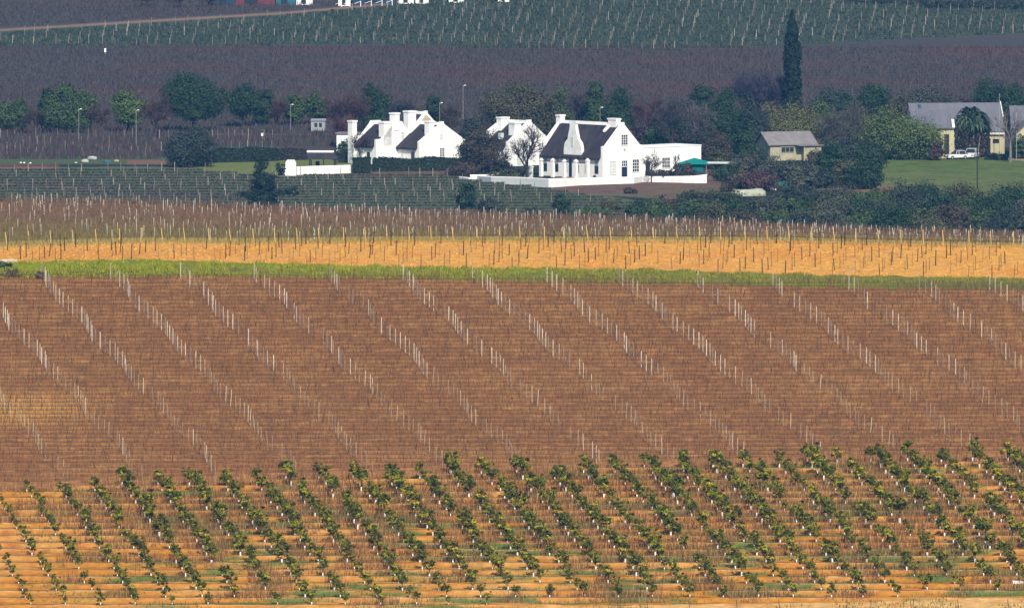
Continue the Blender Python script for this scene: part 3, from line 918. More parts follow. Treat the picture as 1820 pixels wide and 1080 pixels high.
# posts of the green vineyard below the houses and of the strips on the left
for c in range(-3, 60):
    for r_ in range(7):
        py = 304 + 9 * r_; px = 24 * c + (py - 300) * .35 + rf.gauss(0, 2)
        if px > 1080 or px < -5 or rf.random() < .35: continue
        if py < ip(px, [0, 300, 345, 500, 640, 810, 975, 1100], [299, 298, 302, 314, 309, 313, 338, 358]): continue
        p = G(px, py); extra_posts.append((p.x, p.y, 0, 0, 1.1, rf.uniform(.7, 1.0), rf.choice([1, 3, 3])))
    for py in (246, 258, 268, 277):
        px = 13 * c + rf.gauss(0, 2)
        if px > 500 or px < 0 or rf.random() < .45: continue
        p = G(px, py); extra_posts.append((p.x, p.y, 0, 0, 1.0, rf.uniform(.9, 1.2), rf.choice([1, 3, 3])))
PSET = [(m,) for m in PALE]
# quads only for merge: build square posts
def qpost(col, h=1.55, r0=.05):
    return seg_mesh('vineyard_posts', [(Vector((0, 0, -.3)), Vector((0, 0, h)), r0, r0 * .9)], M['wood'], 4, col)
PQ = [(qpost((.50, .46, .40)),), (qpost((.40, .36, .31)),), (qpost((.58, .54, .47)),), (qpost((.24, .20, .17)),), (qpost((.10, .075, .06)),)]
ep = []
E = np.array([(e[0], e[1]) for e in extra_posts]); EZ = zxy(E[:, 0], E[:, 1])
for e, z in zip(extra_posts, EZ): ep.append((e[0], e[1], float(z), e[3], e[4], e[5], e[6]))
tag(link(bpy.data.objects.new('distant_posts', merge('distant_posts', ep, PQ, 0, M['wood']))), 'hundreds of pale vineyard posts over the more distant vineyards and slopes', 'posts', kind='stuff')

# ------------------------------------------------------------------ distant vines as cover
def far_vines():
    r = np.random.default_rng(51)
    # bare purple-brown slope
    Vs, Fs, Cs, b = [], [], [], 0
    n = 130000
    px = r.random(n) * 1880 - 30; D = 2500 + 400 * r.random(n)
    D = 2500 + 7.0 * np.round((D - 2500) / 7.0) + r.normal(size=n) * .3
    Z = z_ground(px, D); X = (px - 910) / scl(D)
    py = py_of(Z, D)
    m = ((py < 236) & (py > 84)) | ((px < 600) & (py < ip(px, [0, 230, 500, 640], [50, 36, 20, 8])))
    X, D, Z, px = X[m], D[m], Z[m], px[m]; n = len(X)
    t = np.clip((fbm(X / 30., D / 14. + 7, 2) - .5) * 4, 0, 1)[:, None]
    c = colmix((.036, .030, .029), (.090, .074, .070), r, n) * (1 - t) + colmix((.048, .030, .027), (.110, .066, .058), r, n) * t
    V, Fc, c = strips(X, D, Z, .25 + .55 * r.random(n), .05 + .05 * r.random(n), .25, c, r)
    tag(link(bpy.data.objects.new('bare_vines', np_mesh('bare_vines', V, Fc, 4, M['stalk'], c))), 'bare purplish vines covering the slope behind the tree line', 'vines', kind='stuff')
    # green cover on the far slope
    n = 60000
    px = r.random(n) * 1880 - 30; D = 2730 + 6 * np.round(200 * r.random(n) / 6.0)
    Z = z_ground(px, D); X = (px - 910) / scl(D); py = py_of(Z, D)
    m = (py < ip(px, [0, 450, 600, 900, 1150, 1400, 1600, 1820], [82, 83, 79, 88, 91, 83, 71, 61])) & (py > ip(px, [0, 230, 500, 640, 760], [60, 46, 29, 16, 2]))
    X, D, Z = X[m], D[m], Z[m]; n = len(X)
    V, Fc, c = strips(X, D, Z, .2 + .35 * r.random(n), .12 + .14 * r.random(n), .3, colmix((.028, .044, .030), (.058, .078, .050), r, n), r)
    tag(link(bpy.data.objects.new('green_vines', np_mesh('green_vines', V, Fc, 4, M['leaf'], c))), 'green vine rows covering the far slope at the top', 'vines', kind='stuff')
    # green vineyard below the houses: rows
    Xs, Ds = [], []
    for D0 in np.arange(2232, 2410, 8.6):
        k = 4200; px = r.random(k) * 1180 - 20
        py = py_of(0.0, D0)
        lim = ip(px, [-400, 0, 300, 345, 500, 640, 810, 975, 1100, 1180], [300, 300, 299, 302, 314, 309, 313, 336, 356, 366])
        m = py > lim
        Xs.append((px[m] - 910) / scl(D0)); Ds.append(np.full(m.sum(), D0) + r.normal(size=m.sum()) * .12)
    X = np.concatenate(Xs); D = np.concatenate(Ds); n = len(X)
    hz = .05 + .26 * r.random(n)
    cen = np.stack([X, D, hz], 1)
    V, Fc = leaf_quads(cen, .24, np.tile([0, -.5, .7], (n, 1)), jit=.7, r=r)
    c = colmix((.022, .036, .018), (.062, .080, .042), r, n, (.070, .058, .045))
    tag(link(bpy.data.objects.new('vineyard_foliage', np_mesh('vineyard_foliage', V, Fc, 4, M['leaf'], np.repeat(c, 4, 0)))), 'green vine rows of the vineyard below the white houses', 'vines', kind='stuff')
    # purple strips left middle
    n = 9000
    px = r.random(n) * 640 - 10; D = 2425 + 9 * np.round(r.random(n) * 92 / 9); py = py_of(0.0, D)
    m = (py < 284) & (py > 241) & ~((px > 285) & (py > 262)); px, D = px[m], D[m]; n = len(px)
    V, Fc, c = strips((px - 910) / scl(D), D, 0 * D, .5 + .9 * r.random(n), .05 + .05 * r.random(n), .15, colmix((.04, .034, .038), (.10, .07, .075), r, n, (.06, .075, .05)), r)
    tag(link(bpy.data.objects.new('leafless_vines', np_mesh('leafless_vines', V, Fc, 4, M['stalk'], c))), 'leafless vines in the dark strips left of the white houses', 'vines', kind='stuff')
far_vines()

# ------------------------------------------------------------------ Cape Dutch farmhouses
ANG = math.atan2(-0.73, 0.68)
E1 = Vector((0.68, -0.73, 0)).normalized(); E2 = Vector((0.73, 0.68, 0)).normalized()

def window(parent, x, y0, z0, w, h, cols=3, rows=4, face='x', sx=1, frame='trim', pane='glass'):
    """window on a wall facing +x (face 'x') or -y (face 'y'). (x,y0) lower corner of the opening on the wall"""
    f = MB(); g = MB(); t = .10
    def bx(b, u0, u1, z0_, z1_, d0, d1):
        if face == 'x': b.box(x + d0, x + d1, u0, u1, z0_, z1_)
        else: b.box(u0, u1, y0 - d1, y0 - d0, z0_, z1_)
    u = y0 if face == 'x' else x
    bx(f, u - t, u, z0 - t, z0 + h + t, .002, .10); bx(f, u + w, u + w + t, z0 - t, z0 + h + t, .002, .10)
    bx(f, u, u + w, z0 - t, z0, .002, .10); bx(f, u, u + w, z0 + h, z0 + h + t, .002, .10)
    for i in range(1, cols): c = u + w * i / cols; bx(f, c - .035, c + .035, z0, z0 + h, .002, .07)
    for i in range(1, rows): c = z0 + h * i / rows; bx(f, u, u + w, c - .035, c + .035, .002, .072)
    bx(g, u, u + w, z0, z0 + h, .001, .03)
    o = f.build('window', M[frame], parent)
    g.build('pane', M[pane], o)
    return o

def shut(parent, name, m, face, a, z0, w, h, plane, d=.06):
    b = MB()
    if face == 'x': b.box(plane + .001, plane + d, a, a + w, z0, z0 + h)
    else: b.box(a, a + w, plane - d, plane - .001, z0, z0 + h)
    return b.build(name, M[m], parent)

def gable_poly(W, eave, ridge, sh=0.7, shz=1.2, over=.45, pk=.45):
    c = W / 2
    return [(0, 0), (W, 0), (W, eave + shz), (W - sh, eave + shz + .08), (c + pk, ridge + over * .5), (c + pk * .8, ridge + over + .2), (c - pk * .8, ridge + over + .2),
            (c - pk, ridge + over * .5), (sh, eave + shz + .08), (0, eave + shz)]

def cape_house(name, origin, L, W, eave, ridge, label, cat='farmhouse', group=None, shz=1.2, far_gable=True, sh=.6, rot=ANG, wallm='white', pk=.45):
    o = empty(name, origin, rot, label, cat, group)
    MB().box(-L, -.35, .002, W - .002, -.5, eave).build('wall', M[wallm], o)
    gp = MB().prism(gable_poly(W, eave, ridge, sh, shz, pk=pk), -.42, 0, 'x').build('gable', M[wallm], o)
    if far_gable: MB().prism(gable_poly(W, eave, ridge, sh, shz, pk=pk), -L - .2, -L + .3, 'x').build('gable', M[wallm], o)
    c = W / 2
    ov = .45; dz = (ridge - eave) / c * ov
    rp_ = [(-ov, eave - dz), (c, ridge), (W + ov, eave - dz), (W + ov, eave - dz + .32), (c, ridge + .34), (-ov, eave - dz + .32)]
    rf_ = MB().prism(rp_, -L + (.3 if far_gable else -.4), -.42, 'x').build('roof', M['thatch'], o)
    MB().prism([(c - .4, ridge + .05), (c + .4, ridge + .05), (c + .3, ridge + .52), (c - .3, ridge + .52)], -L + .3, -.42, 'x').build('ridge_cap', M['white'], rf_)
    return o, rf_

def chimney(parent, cx, cy, z0, z1, wx=.75, wy=.55, m='white'):
    b = MB().box(cx - wx, cx + wx, cy - wy, cy + wy, z0, z1 - .25).box(cx - wx - .1, cx + wx + .1, cy - wy - .1, cy + wy + .1, z1 - .25, z1)
    return b.build('chimney', M[m], parent)

# --- main farmhouse
C0 = G(1071, 317.6)
L0, W0 = 14.87, 8.98
main, mroof = cape_house('farmhouse', C0, L0, W0, 3.45, 8.35, 'large white farmhouse with dark thatch, curved front gable and long flat-topped side wing', shz=1.75, sh=.65)
# curved front gable
fx = -7.0
prof = [(2.30, 3.2), (2.42, 3.5), (2.45, 4.2), (2.36, 4.9), (2.2, 5.4), (1.95, 5.75), (1.62, 6.2), (1.42, 6.7), (1.25, 7.2), (1.05, 7.7), (.90, 8.2), (.86, 8.55), (1.05, 8.7), (1.08, 9.15)]
prof = [(a * (.86 if z < 6 else .74), z) for a, z in prof]
poly = [(fx + a, z) for a, z in prof] + [(fx - a, z) for a, z in reversed(prof)]
fg = MB().prism(poly, -.12, .5, 'y').build('gable', M['whiteold'], main)
MB().prism([(fx - 2.2, 3.6), (fx + 2.2, 3.6), (fx, 7.7)], .5, 4.4, 'y').build('roof', M['thatch'], main)
MB().box(fx - 2.5, fx + 2.5, -.22, -.12, 3.25, 3.5).build('cornice', M['whiteold'], main)
shut(main, 'window', 'palepaint', 'y', fx - .28, 4.9, .5, 1.6, -.12)
# colonnade facade openings: shutters and grey upper lights
for x in (-13.6, -10.9, -3.7, -1.4):
    w_ = MB().box(x - .42, x + .42, -.06, -.001, .75, 2.0).build('shutter', M['shutter'], main)
    MB().box(x - .42, x + .42, -.055, -.001, 2.0, 3.1).build('window', M['metal'], main)
MB().box(fx - .9, fx - .25, -.07, -.001, .1, 2.2).build('door', M['doorblue'], main)
MB().box(fx - .9, fx - .25, -.065, -.001, 2.2, 3.1).build('window', M['glass'], main)
MB().box(fx - 2.0, fx - 1.4, -.06, -.001, .75, 2.0).build('shutter', M['shutter'], main)
MB().box(fx + .9, fx + 1.4, -.06, -.001, .75, 2.0).build('shutter', M['shutter'], main)
# gable end openings (wall faces +x, u = y)
window(main, 0, 4.15, 5.35, 1.35, 1.6, 3, 4)
b = MB(); 
b.tube((0.002, 4.9, 4.55), (.06, 4.9, 4.55), .22, .22, 14).build('vent', M['palestone'], main)
window(main, 0, 1.6, .65, 1.35, 2.1, 3, 4, pane='palepaint')
shut(main, 'door', 'doorblue', 'x', 4.25, 0, 1.2, 1.75, 0)
window(main, 0, 4.25, 1.85, 1.2, .9, 3, 2)
window(main, 0, 6.65, .9, 1.4, 1.95, 3, 4)
chimney(main, -2.0, 4.49, 7.6, 9.6, .95, .5)
MB().prism([(3.0, 7.35), (4.3, 8.3), (4.3, 8.75), (3.0, 7.65)], -3.1, -2.6, 'x').build('chimney_base', M['white'], main)
chimney(main, -L0 + .1, 4.49, 8.3, 9.75, .45, .55)
# side wing
wg = MB().box(-6.3, -.3, W0 + .002, W0 + 13.4, -.5, 4.65).build('wing', M['white'], main)
MB().box(-6.35, -.22, W0 + .01, W0 + 13.45, 4.65, 4.78).build('parapet', M['white'], wg)
window(main, -.3, W0 + 4.6, 1.3, 1.7, 1.6, 4, 3)
MB().box(-.3, -.22, W0 + .9, W0 + 1.8, .1, 2.3).build('door', M['glass'], main)

def pillar(x, y, h, label, w=.25, D0=C0, grp='white pillars before the farmhouse'):
    p = D0 + E1 * x + E2 * y
    b = MB().box(-w, w, -w, w, -.4, h - .45).box(-w - .06, w + .06, -w - .06, w + .06, h - .45, h - .3).taper(0, 0, h - .3, h, w * .95, w * .95, w * .35, w * .35)
    o = b.build('pillar', M['white']); o.location = p; o.rotation_euler = (0, 0, ANG)
    tag(o, label, 'pillar', grp)
names = ['rightmost', 'fourth', 'middle', 'second', 'leftmost']
hs = [3.35, 3.1, 3.0, 3.05, 3.0]
for i, x in enumerate((-1.1, -3.85, -6.6, -9.35, -12.1)):
    pillar(x, -2.3, hs[i], f"{names[i]} of five white pillars standing before the big farmhouse front")
# beams between the pillars
def along(a, b_, y, z, r0, label, name='pergola_beam'):
    pa = C0 + E1 * a + E2 * y; pb = C0 + E1 * b_ + E2 * y
    o = MB().tube((pa.x, pa.y, z), (pb.x, pb.y, z), r0, r0, 6).build(name, M['dark']); tag(o, label, 'beam')
along(-1.1, -12.6, -2.3, 2.6, .05, 'thin dark pergola beam resting across the white farmhouse pillars')
# dark pot by the facade
o = MB().taper(0, 0, 0, .28, .16, .16, .3, .3).taper(0, 0, .28, .6, .3, .3, .2, .2).build('plant_pot', M['dark']); o.location = C0 + E1 * -1.0 + E2 * -3.0 + Vector((0, 0, .35))
o.location = C0 + E1 * -.2 + E2 * -1.6
tag(o, 'round dark pot beside the rightmost farmhouse pillar', 'pot')

# --- house behind the bare tree
C1 = G(902, 296)
hb, hr = cape_house('cottage', C1, 5.6, 9.9, 3.4, 6.9, 'white cottage with weathered gable behind the bare tree', 'cottage', shz=.7, wallm='whiteold', sh=.4, pk=.5)
chimney(hb, -1.0, 2.6, 4.0, 7.2, .7, .75, 'whiteold')
chimney(hb, -5.0, 3.6, 3.6, 7.9, .55, .9, 'white')
MB().prism([(.8, 4.9), (2.9, 6.3), (2.9, 6.9), (.6, 5.6)], -5.95, -5.25, 'x').build('parapet', M['white'], hb)
MB().box(-.002, .05, 2.2, 3.1, .2, 2.2).build('door', M['palepaint'], hb)
MB().box(-2.9, -2.3, .6, 1.3, 4.4, 5.4).build('skylight', M['palepaint'], hr)

# --- left group of three parallel gables
C2 = G(745, 292.5)
v1, r1 = cape_house('farmhouse', C2, 5.3, 10.4, 2.7, 6.3, 'white farmhouse with plain broad gable, rightmost of the left farmyard group', shz=1.1, sh=.25, far_gable=False, pk=.42)
window(v1, 0, 4.6, 1.2, 1.0, 1.35, 3, 4)
window(v1, 0, 4.7, 4.2, .45, .7, 1, 1, pane='palepaint')
MB().box(-1.9, -1.1, -.07, -.001, .2, 2.1).build('door', M['glass'], v1)
MB().box(-4.3, -3.9, -.07, -.001, .9, 2.0).build('window', M['palepaint'], v1)
chimney(v1, -.85, 3.1, 3.6, 7.1, .55, .6)
CB = C2 - E1 * 5.3
v2, r2 = cape_house('farmhouse', CB, 5.4, 12.9, 2.7, 7.85, 'tallest white farmhouse of the left farmyard group with stained gable top', shz=.15, sh=.3, pk=.4, far_gable=False)
b = MB().prism([(5.5, 7.0), (6.4, 7.9), (7.6, 7.0), (6.6, 6.1)], -.0, .012, 'x').build('stain', M['palestone'], v2)
CL = CB - E2 * 4.84 + E1 * .06
v3, r3 = cape_house('farmhouse', CL, 5.6, 9.8, 3.0, 6.3, 'white farmhouse with tall chimneys, leftmost of the left farmyard group', shz=1.1, sh=1.3, pk=1.2)
chimney(v3, -.6, 2.6, 3.0, 7.0, .6, .9)
chimney(v3, -.5, 4.6, 5.5, 8.4, .62, .55)
chimney(v3, -.7, 8.2, 4.0, 8.6, .6, .85)
MB().box(-1.4, .25, 7.6, 9.6, -.4, 6.4).build('chimney', M['white'], v3)
chimney(v3, -5.5, -.3, 0, 7.1, .55, .5)
window(v3, 0, 5.6, 4.2, .65, .9, 1, 2, pane='palepaint')
MB().box(-2.2, -1.5, -.07, -.001, .2, 2.0).build('door', M['glass'], v3)
MB().box(-4.6, -4.0, -.07, -.001, .9, 1.9).build('window', M['palepaint'], v3)

def block(name, px, py, w, d, h, m, label, cat, rot=ANG, capm=None):
    p = G(px, py)
    b = MB().box(-w / 2, w / 2, -d / 2, d / 2, -.4, h)
    o = b.build(name, M[m]); o.location = p; o.rotation_euler = (0, 0, rot)
    if name in ('pillar', 'gate_pillar'):
        o.data.from_pydata  # keep mesh
    return tag(o, label, cat)

def pillar_at(px, py, h, label, w=.36):
    p = G(px, py)
    b = MB().box(-w, w, -w, w, -.3, h - .35).box(-w - .1, w + .1, -w - .1, w + .1, h - .35, h - .15).taper(0, 0, h - .15, h, w, w, w * .3, w * .3)
    o = b.build('gate_pillar', M['white']); o.location = p; o.rotation_euler = (0, 0, ANG); tag(o, label, 'pillar')
pillar_at(607.5, 284, 2.2, 'white pillar standing left of the farmyard group, near the thatched shelter', .25)
pillar_at(840.5, 281, 1.4, 'white gate pillar between the left farmyard and the brown tree', .24)
pillar_at(685, 288, 2.0, 'slim white pergola pillar before the leftmost farmhouse', .2)
pillar_at(702.5, 287, 2.1, 'white pergola pillar in the middle of the farmyard group', .22)
pillar_at(720.5, 287, 2.1, 'white buttress pillar beside the rightmost gable house', .3)
pillar_at(943, 318, 2.2, 'lone white pillar between bare tree and big farmhouse', .28)
pillar_at(645, 291, 2.3, 'white pillar behind the small bare tree by the leftmost farmhouse', .28)
# low outbuilding at the far left of the group
p = G(640, 272); ob = empty('outbuilding', p, math.radians(-8), 'low flat-roofed white outbuilding behind trees left of the farmyard', 'outbuilding')
MB().box(-4.0, 0, 0, 4, -.3, 3.2).build('wall', M['whiteold'], ob); MB().box(-4.2, .2, -.3, 4.2, 3.2, 3.35).build('roof', M['slate2'], ob)
MB().box(-3.2, -2.6, -.05, -.002, .8, 2.0).build('window', M['glass'], ob)
p = G(577, 234); ob = empty('shed', p + Vector((0, 2, 0)), math.radians(-5), 'small pale shed half hidden behind bare trees', 'shed')
MB().box(-2.4, 0, 0, 2.6, -.3, 1.75).build('wall', M['metal'], ob); MB().prism([(-.2, 1.76), (2.8, 1.76), (1.3, 2.1)], -2.5, .1, 'x').build('roof', M['metal'], ob)
for q in (-1.8, -1.0): MB().box(q, q + .5, -.05, -.002, .7, 1.4).build('window', M['glass'], ob)

# --- low white walls
def wall_run(name, pts, h, th, label, rnd=True, m='white'):
    """pts: list of (px,py[,h]) on the flat ground, a continuous white garden wall"""
    P = [G(p[0], p[1]) for p in pts]; H = [(p[2] if len(p) > 2 else h) for p in pts]
    b = MB(); n = len(P)
    vs = []
    for i, p in enumerate(P):
        d = (P[min(i + 1, n - 1)] - P[max(i - 1, 0)]).normalized(); s = Vector((-d.y, d.x, 0)) * th / 2
        for q, z in ((-1, -.4), (-1, H[i] - .12), (-.6, H[i] - .02), (0, H[i]), (.6, H[i] - .02), (1, H[i] - .12), (1, -.4)):
            vs.append((p.x + s.x * q, p.y + s.y * q, z))
    fs = []
    for i in range(n - 1):
        for k in range(7):
            fs.append((i * 7 + k, i * 7 + (k + 1) % 7, (i + 1) * 7 + (k + 1) % 7, (i + 1) * 7 + k))
    fs += [tuple(range(7)), tuple(reversed(range((n - 1) * 7, n * 7)))]
    b.add(vs, fs)
    o = b.build(name, M[m]); fixn(o.data)
    return tag(o, label, 'wall')
wall_run('garden_wall', [(818, 318.5, .45), (834, 321, .5), (849, 320.5, .8), (875, 325, 1.05), (925, 329, 1.3), (975, 333.5, 1.45), (1035, 329, 1.2), (1085, 327.2, 1.1), (1125, 326, 1.1),
                         (1140, 323.5, 1.0), (1160, 323.6, .95), (1185, 324, .97), (1215, 325, 1.1), (1235, 325.5, 1.2), (1256, 325.5, 1.42)], 1.2, .45,
          'long low white garden wall curving round the big farmhouse')
wall_run('garden_wall', [(836, 315, .42), (870, 315.5, .5), (905, 316, .5), (934, 316.8, .55)], .5, .4, 'thin white kerb wall left of the bare tree')
wall_run('garden_wall', [(626, 307.5), (590, 309), (545, 310), (526, 311)], 1.35, .4, 'low white wall in front of the thatched shelter')
p = G(517, 312); o = MB().box(-.85, .85, -.5, .5, -.3, 2.0).taper(0, 0, 2.0, 2.55, .85, .5, .6, .3).build('wall_pier', M['white']); o.location = p; o.rotation_euler = (0, 0, -.1)
tag(o, 'thick white rounded pier at the left end of the shelter wall', 'pier')
wall_run('garden_wall', [(508, 310, 1.0), (496, 306, 1.0)], 1.0, .35, 'short white wall stub left of the thick white pier')
wall_run('garden_wall', [(1200, 310.5), (1258, 311.5)], .95, .3, 'short white wall under the teal canopy')

# --- thatched shelter
p = G(572, 297); sh_ = empty('thatched_shelter', p, math.radians(-4), 'open shelter with dark thatch and white ridge behind the low wall', 'shelter')
MB().prism([(-3.0, 1.15), (3.0, 1.15), (2.0, 0)], 0, 0, 'y') if False else None
rb = MB(); rb.add([(-2.3, -1.9, 1.5), (2.7, -1.9, 1.5), (2.7, 1.9, 1.5), (-2.3, 1.9, 1.5), (-2.4, 0, 2.55), (1.95, 0, 2.55), (-2.3, -1.9, 1.35), (2.7, -1.9, 1.35), (2.7, 1.9, 1.35), (-2.3, 1.9, 1.35)],
                  [(0, 1, 5, 4), (1, 2, 5), (2, 3, 4, 5), (3, 0, 4), (6, 9, 8, 7), (0, 6, 7, 1), (1, 7, 8, 2), (2, 8, 9, 3), (3, 9, 6, 0)])
rr_ = rb.build('roof', M['thatch'], sh_); fixn(rr_.data)
MB().box(-2.45, 2.0, -.28, .28, 2.42, 2.72).build('ridge_cap', M['white'], rr_)
for a, b_ in ((-1.9, -1.5), (2.2, -1.5), (-1.9, 1.5), (2.2, 1.5), (.4, -1.5)): MB().tube((a, b_, -.3), (a, b_, 1.45), .09, .09, 6).build('post', M['dark'], sh_)
MB().box(-1.0, -.4, -.4, .4, 0, .95).build('chimney', M['dark'], sh_)

# --- teal canopy
p = G(1234, 312); cn = empty('canopy', p, math.radians(-12), 'teal pyramid canopy with hanging sides by the flat-topped wing', 'canopy')
c_ = MB().add([(-2.8, -2.8, 1.95), (2.8, -2.8, 1.95), (2.8, 2.8, 1.95), (-2.8, 2.8, 1.95), (0, 0, 2.9)], [(0, 1, 4), (1, 2, 4), (2, 3, 4), (3, 0, 4), (3, 2, 1, 0)]).build('roof', M['teal'], cn)
MB().box(-1.9, 1.9, -2.2, -2.12, .75, 1.94).build('side_panel', M['tealdark'], cn)
MB().box(-1.9, -1.82, -2.1, 2.0, .75, 1.94).build('side_panel', M['tealdark'], cn)
for a in (-2.5, 2.5):
    for b_ in (-2.5, 2.5): MB().tube((a, b_, -.3), (a, b_, 1.95), .05, .05, 6).build('post', M['metal'], cn)

# --- carport with pale roof right of the canopy
p = G(1277, 312); cp_ = empty('carport', p, math.radians(-8), 'flat pale-roofed carport among bushes right of the teal canopy', 'carport')
MB().box(-1.8, 1.8, -1.5, 1.5, 2.0, 2.2).build('roof', M['palepaint'], cp_)
for a in (-1.6, 1.6):
    for b_ in (-1.3, 1.3): MB().tube((a, b_, -.3), (a, b_, 2.0), .06, .06, 6).build('post', M['dark'], cp_)

# --- gabled farm buildings on the right
def gabled(name, origin, rot, L, W, eave, ridge, wallm, roofm, label, cat, ov=.35, ovx=.35):
    o = empty(name, origin, rot, label, cat)
    MB().prism([(0, -.4), (W, -.4), (W, eave), (W / 2, ridge), (0, eave)], 0, L, 'x').build('wall', M[wallm], o)
    dz = (ridge - eave) / (W / 2) * ov
    r_ = MB().prism([(-ov, eave - dz + .03), (W / 2, ridge + .03), (W + ov, eave - dz + .03), (W + ov, eave - dz + .2), (W / 2, ridge + .2), (-ov, eave - dz + .2)], -ovx, L + ovx, 'x').build('roof', M[roofm], o)
    return o, r_
s_ = scl(2440)
cot, cr_ = gabled('bungalow', G(1369, 286), math.radians(22), 8.0, 6.0, 2.75, 4.5, 'creamdull', 'slate2', 'small cream bungalow with faded grey roof among dense shrubs', 'bungalow', .4, .5)
window(cot, 2.0, 0, 1.4, 2.2, .8, 3, 1, face='y', frame='creamdull')
MB().box(5.4, 5.65, -1.6, -1.35, -.3, 2.4).build('post', M['creamdull'], cot)
MB().box(5.6, 8.6, -1.5, -.02, -.3, 2.3).build('annex', M['creamdull'], cot)
MB().box(4.4, 8.9, -1.9, -.3, 2.45, 2.57).build('annex_roof', M['slate2'], cot)
for q in (2.7,): MB().tube((1.2, 1.2, 3.0), (1.2, 1.2, 3.0 + .1), .05).build('pipe', M['metal'], cot)

P1 = G(1640, 281)
ba, br_ = gabled('barn', G(1624, 275), math.radians(7), 15.4, 11.5, 4.0, 8.2, 'cream', 'slate', 'long cream farm building with grey roof behind the palm clump', 'farm building', .4, .1)
MB().prism([(2.6, 6.05), (5.75, 8.40), (5.75, 8.62), (2.6, 6.27)], 15.5, 15.62, 'x').build('verge', M['trim'], br_)
MB().box(12.5, 13.0, -.06, -.002, .1, 2.7).build('door', M['glass'], ba)
window(ba, 13.5, 0, 2.0, .9, .45, 1, 1, face='y', pane='glass', frame='dark')
MB().box(8.0, 8.6, -.06, -.002, .5, 3.2).build('window', M['glass'], ba)
MB().box(-.3, 15.3, -.65, -.45, 3.45, 3.62).build('gutter', M['trim'], br_)
MB().box(1.5, 1.9, 4.5, 5.0, 7.3, 8.2).build('vent', M['tealp'], br_)
wi = empty('barn_wing', G(1637, 281.5), math.radians(3), 'tall cream lean-to with doorway joined to the long farm building', 'farm building')
MB().prism([(0, -.4), (4.5, -.4), (4.5, 7.2), (0, 5.0)], 0, 5.5, 'x').build('wall', M['cream'], wi)
MB().prism([(-.4, 4.95), (4.9, 7.65), (4.9, 7.85), (-.4, 5.15)], -.4, 5.55, 'x').build('roof', M['slate'], wi)
MB().prism([(-.4, 5.1), (1.7, 6.15), (1.7, 6.45), (-.4, 5.4)], 5.2, 5.62, 'x').build('verge', M['trim'], wi)
MB().box(3.9, 4.7, -.06, -.002, .3, 4.0).build('door', M['dark'], wi)
MB().box(.6, 2.2, -.05, -.002, .5, 1.6).build('window', M['glass'], wi)
MB().box(.4, .6, -.5, -.3, -.3, 1.9).build('post', M['trim'], wi); MB().box(2.2, 2.4, -.5, -.3, -.3, 1.9).build('post', M['trim'], wi); MB().box(.3, 2.5, -.55, -.25, 1.9, 2.05).build('lintel', M['trim'], wi)
rb_, rr2 = gabled('barn', G(1800, 276), math.radians(2), 14, 9, 4.6, 7.9, 'cream', 'slate', 'second grey-roofed farm building cut by the frame edge', 'farm building', .3, .3)
MB().prism([(0, 0), (0, 3.3), (4.5, 7.4), (9, 3.3), (9, 0)], 0, 1, 'x') if False else None
rc, rr3 = gabled('barn', G(1886, 280), math.radians(95), 6, 7.5, 4.0, 7.4, 'cream', 'slate', 'cream gable end of a farm building at the frame edge', 'farm building', .2, .2)

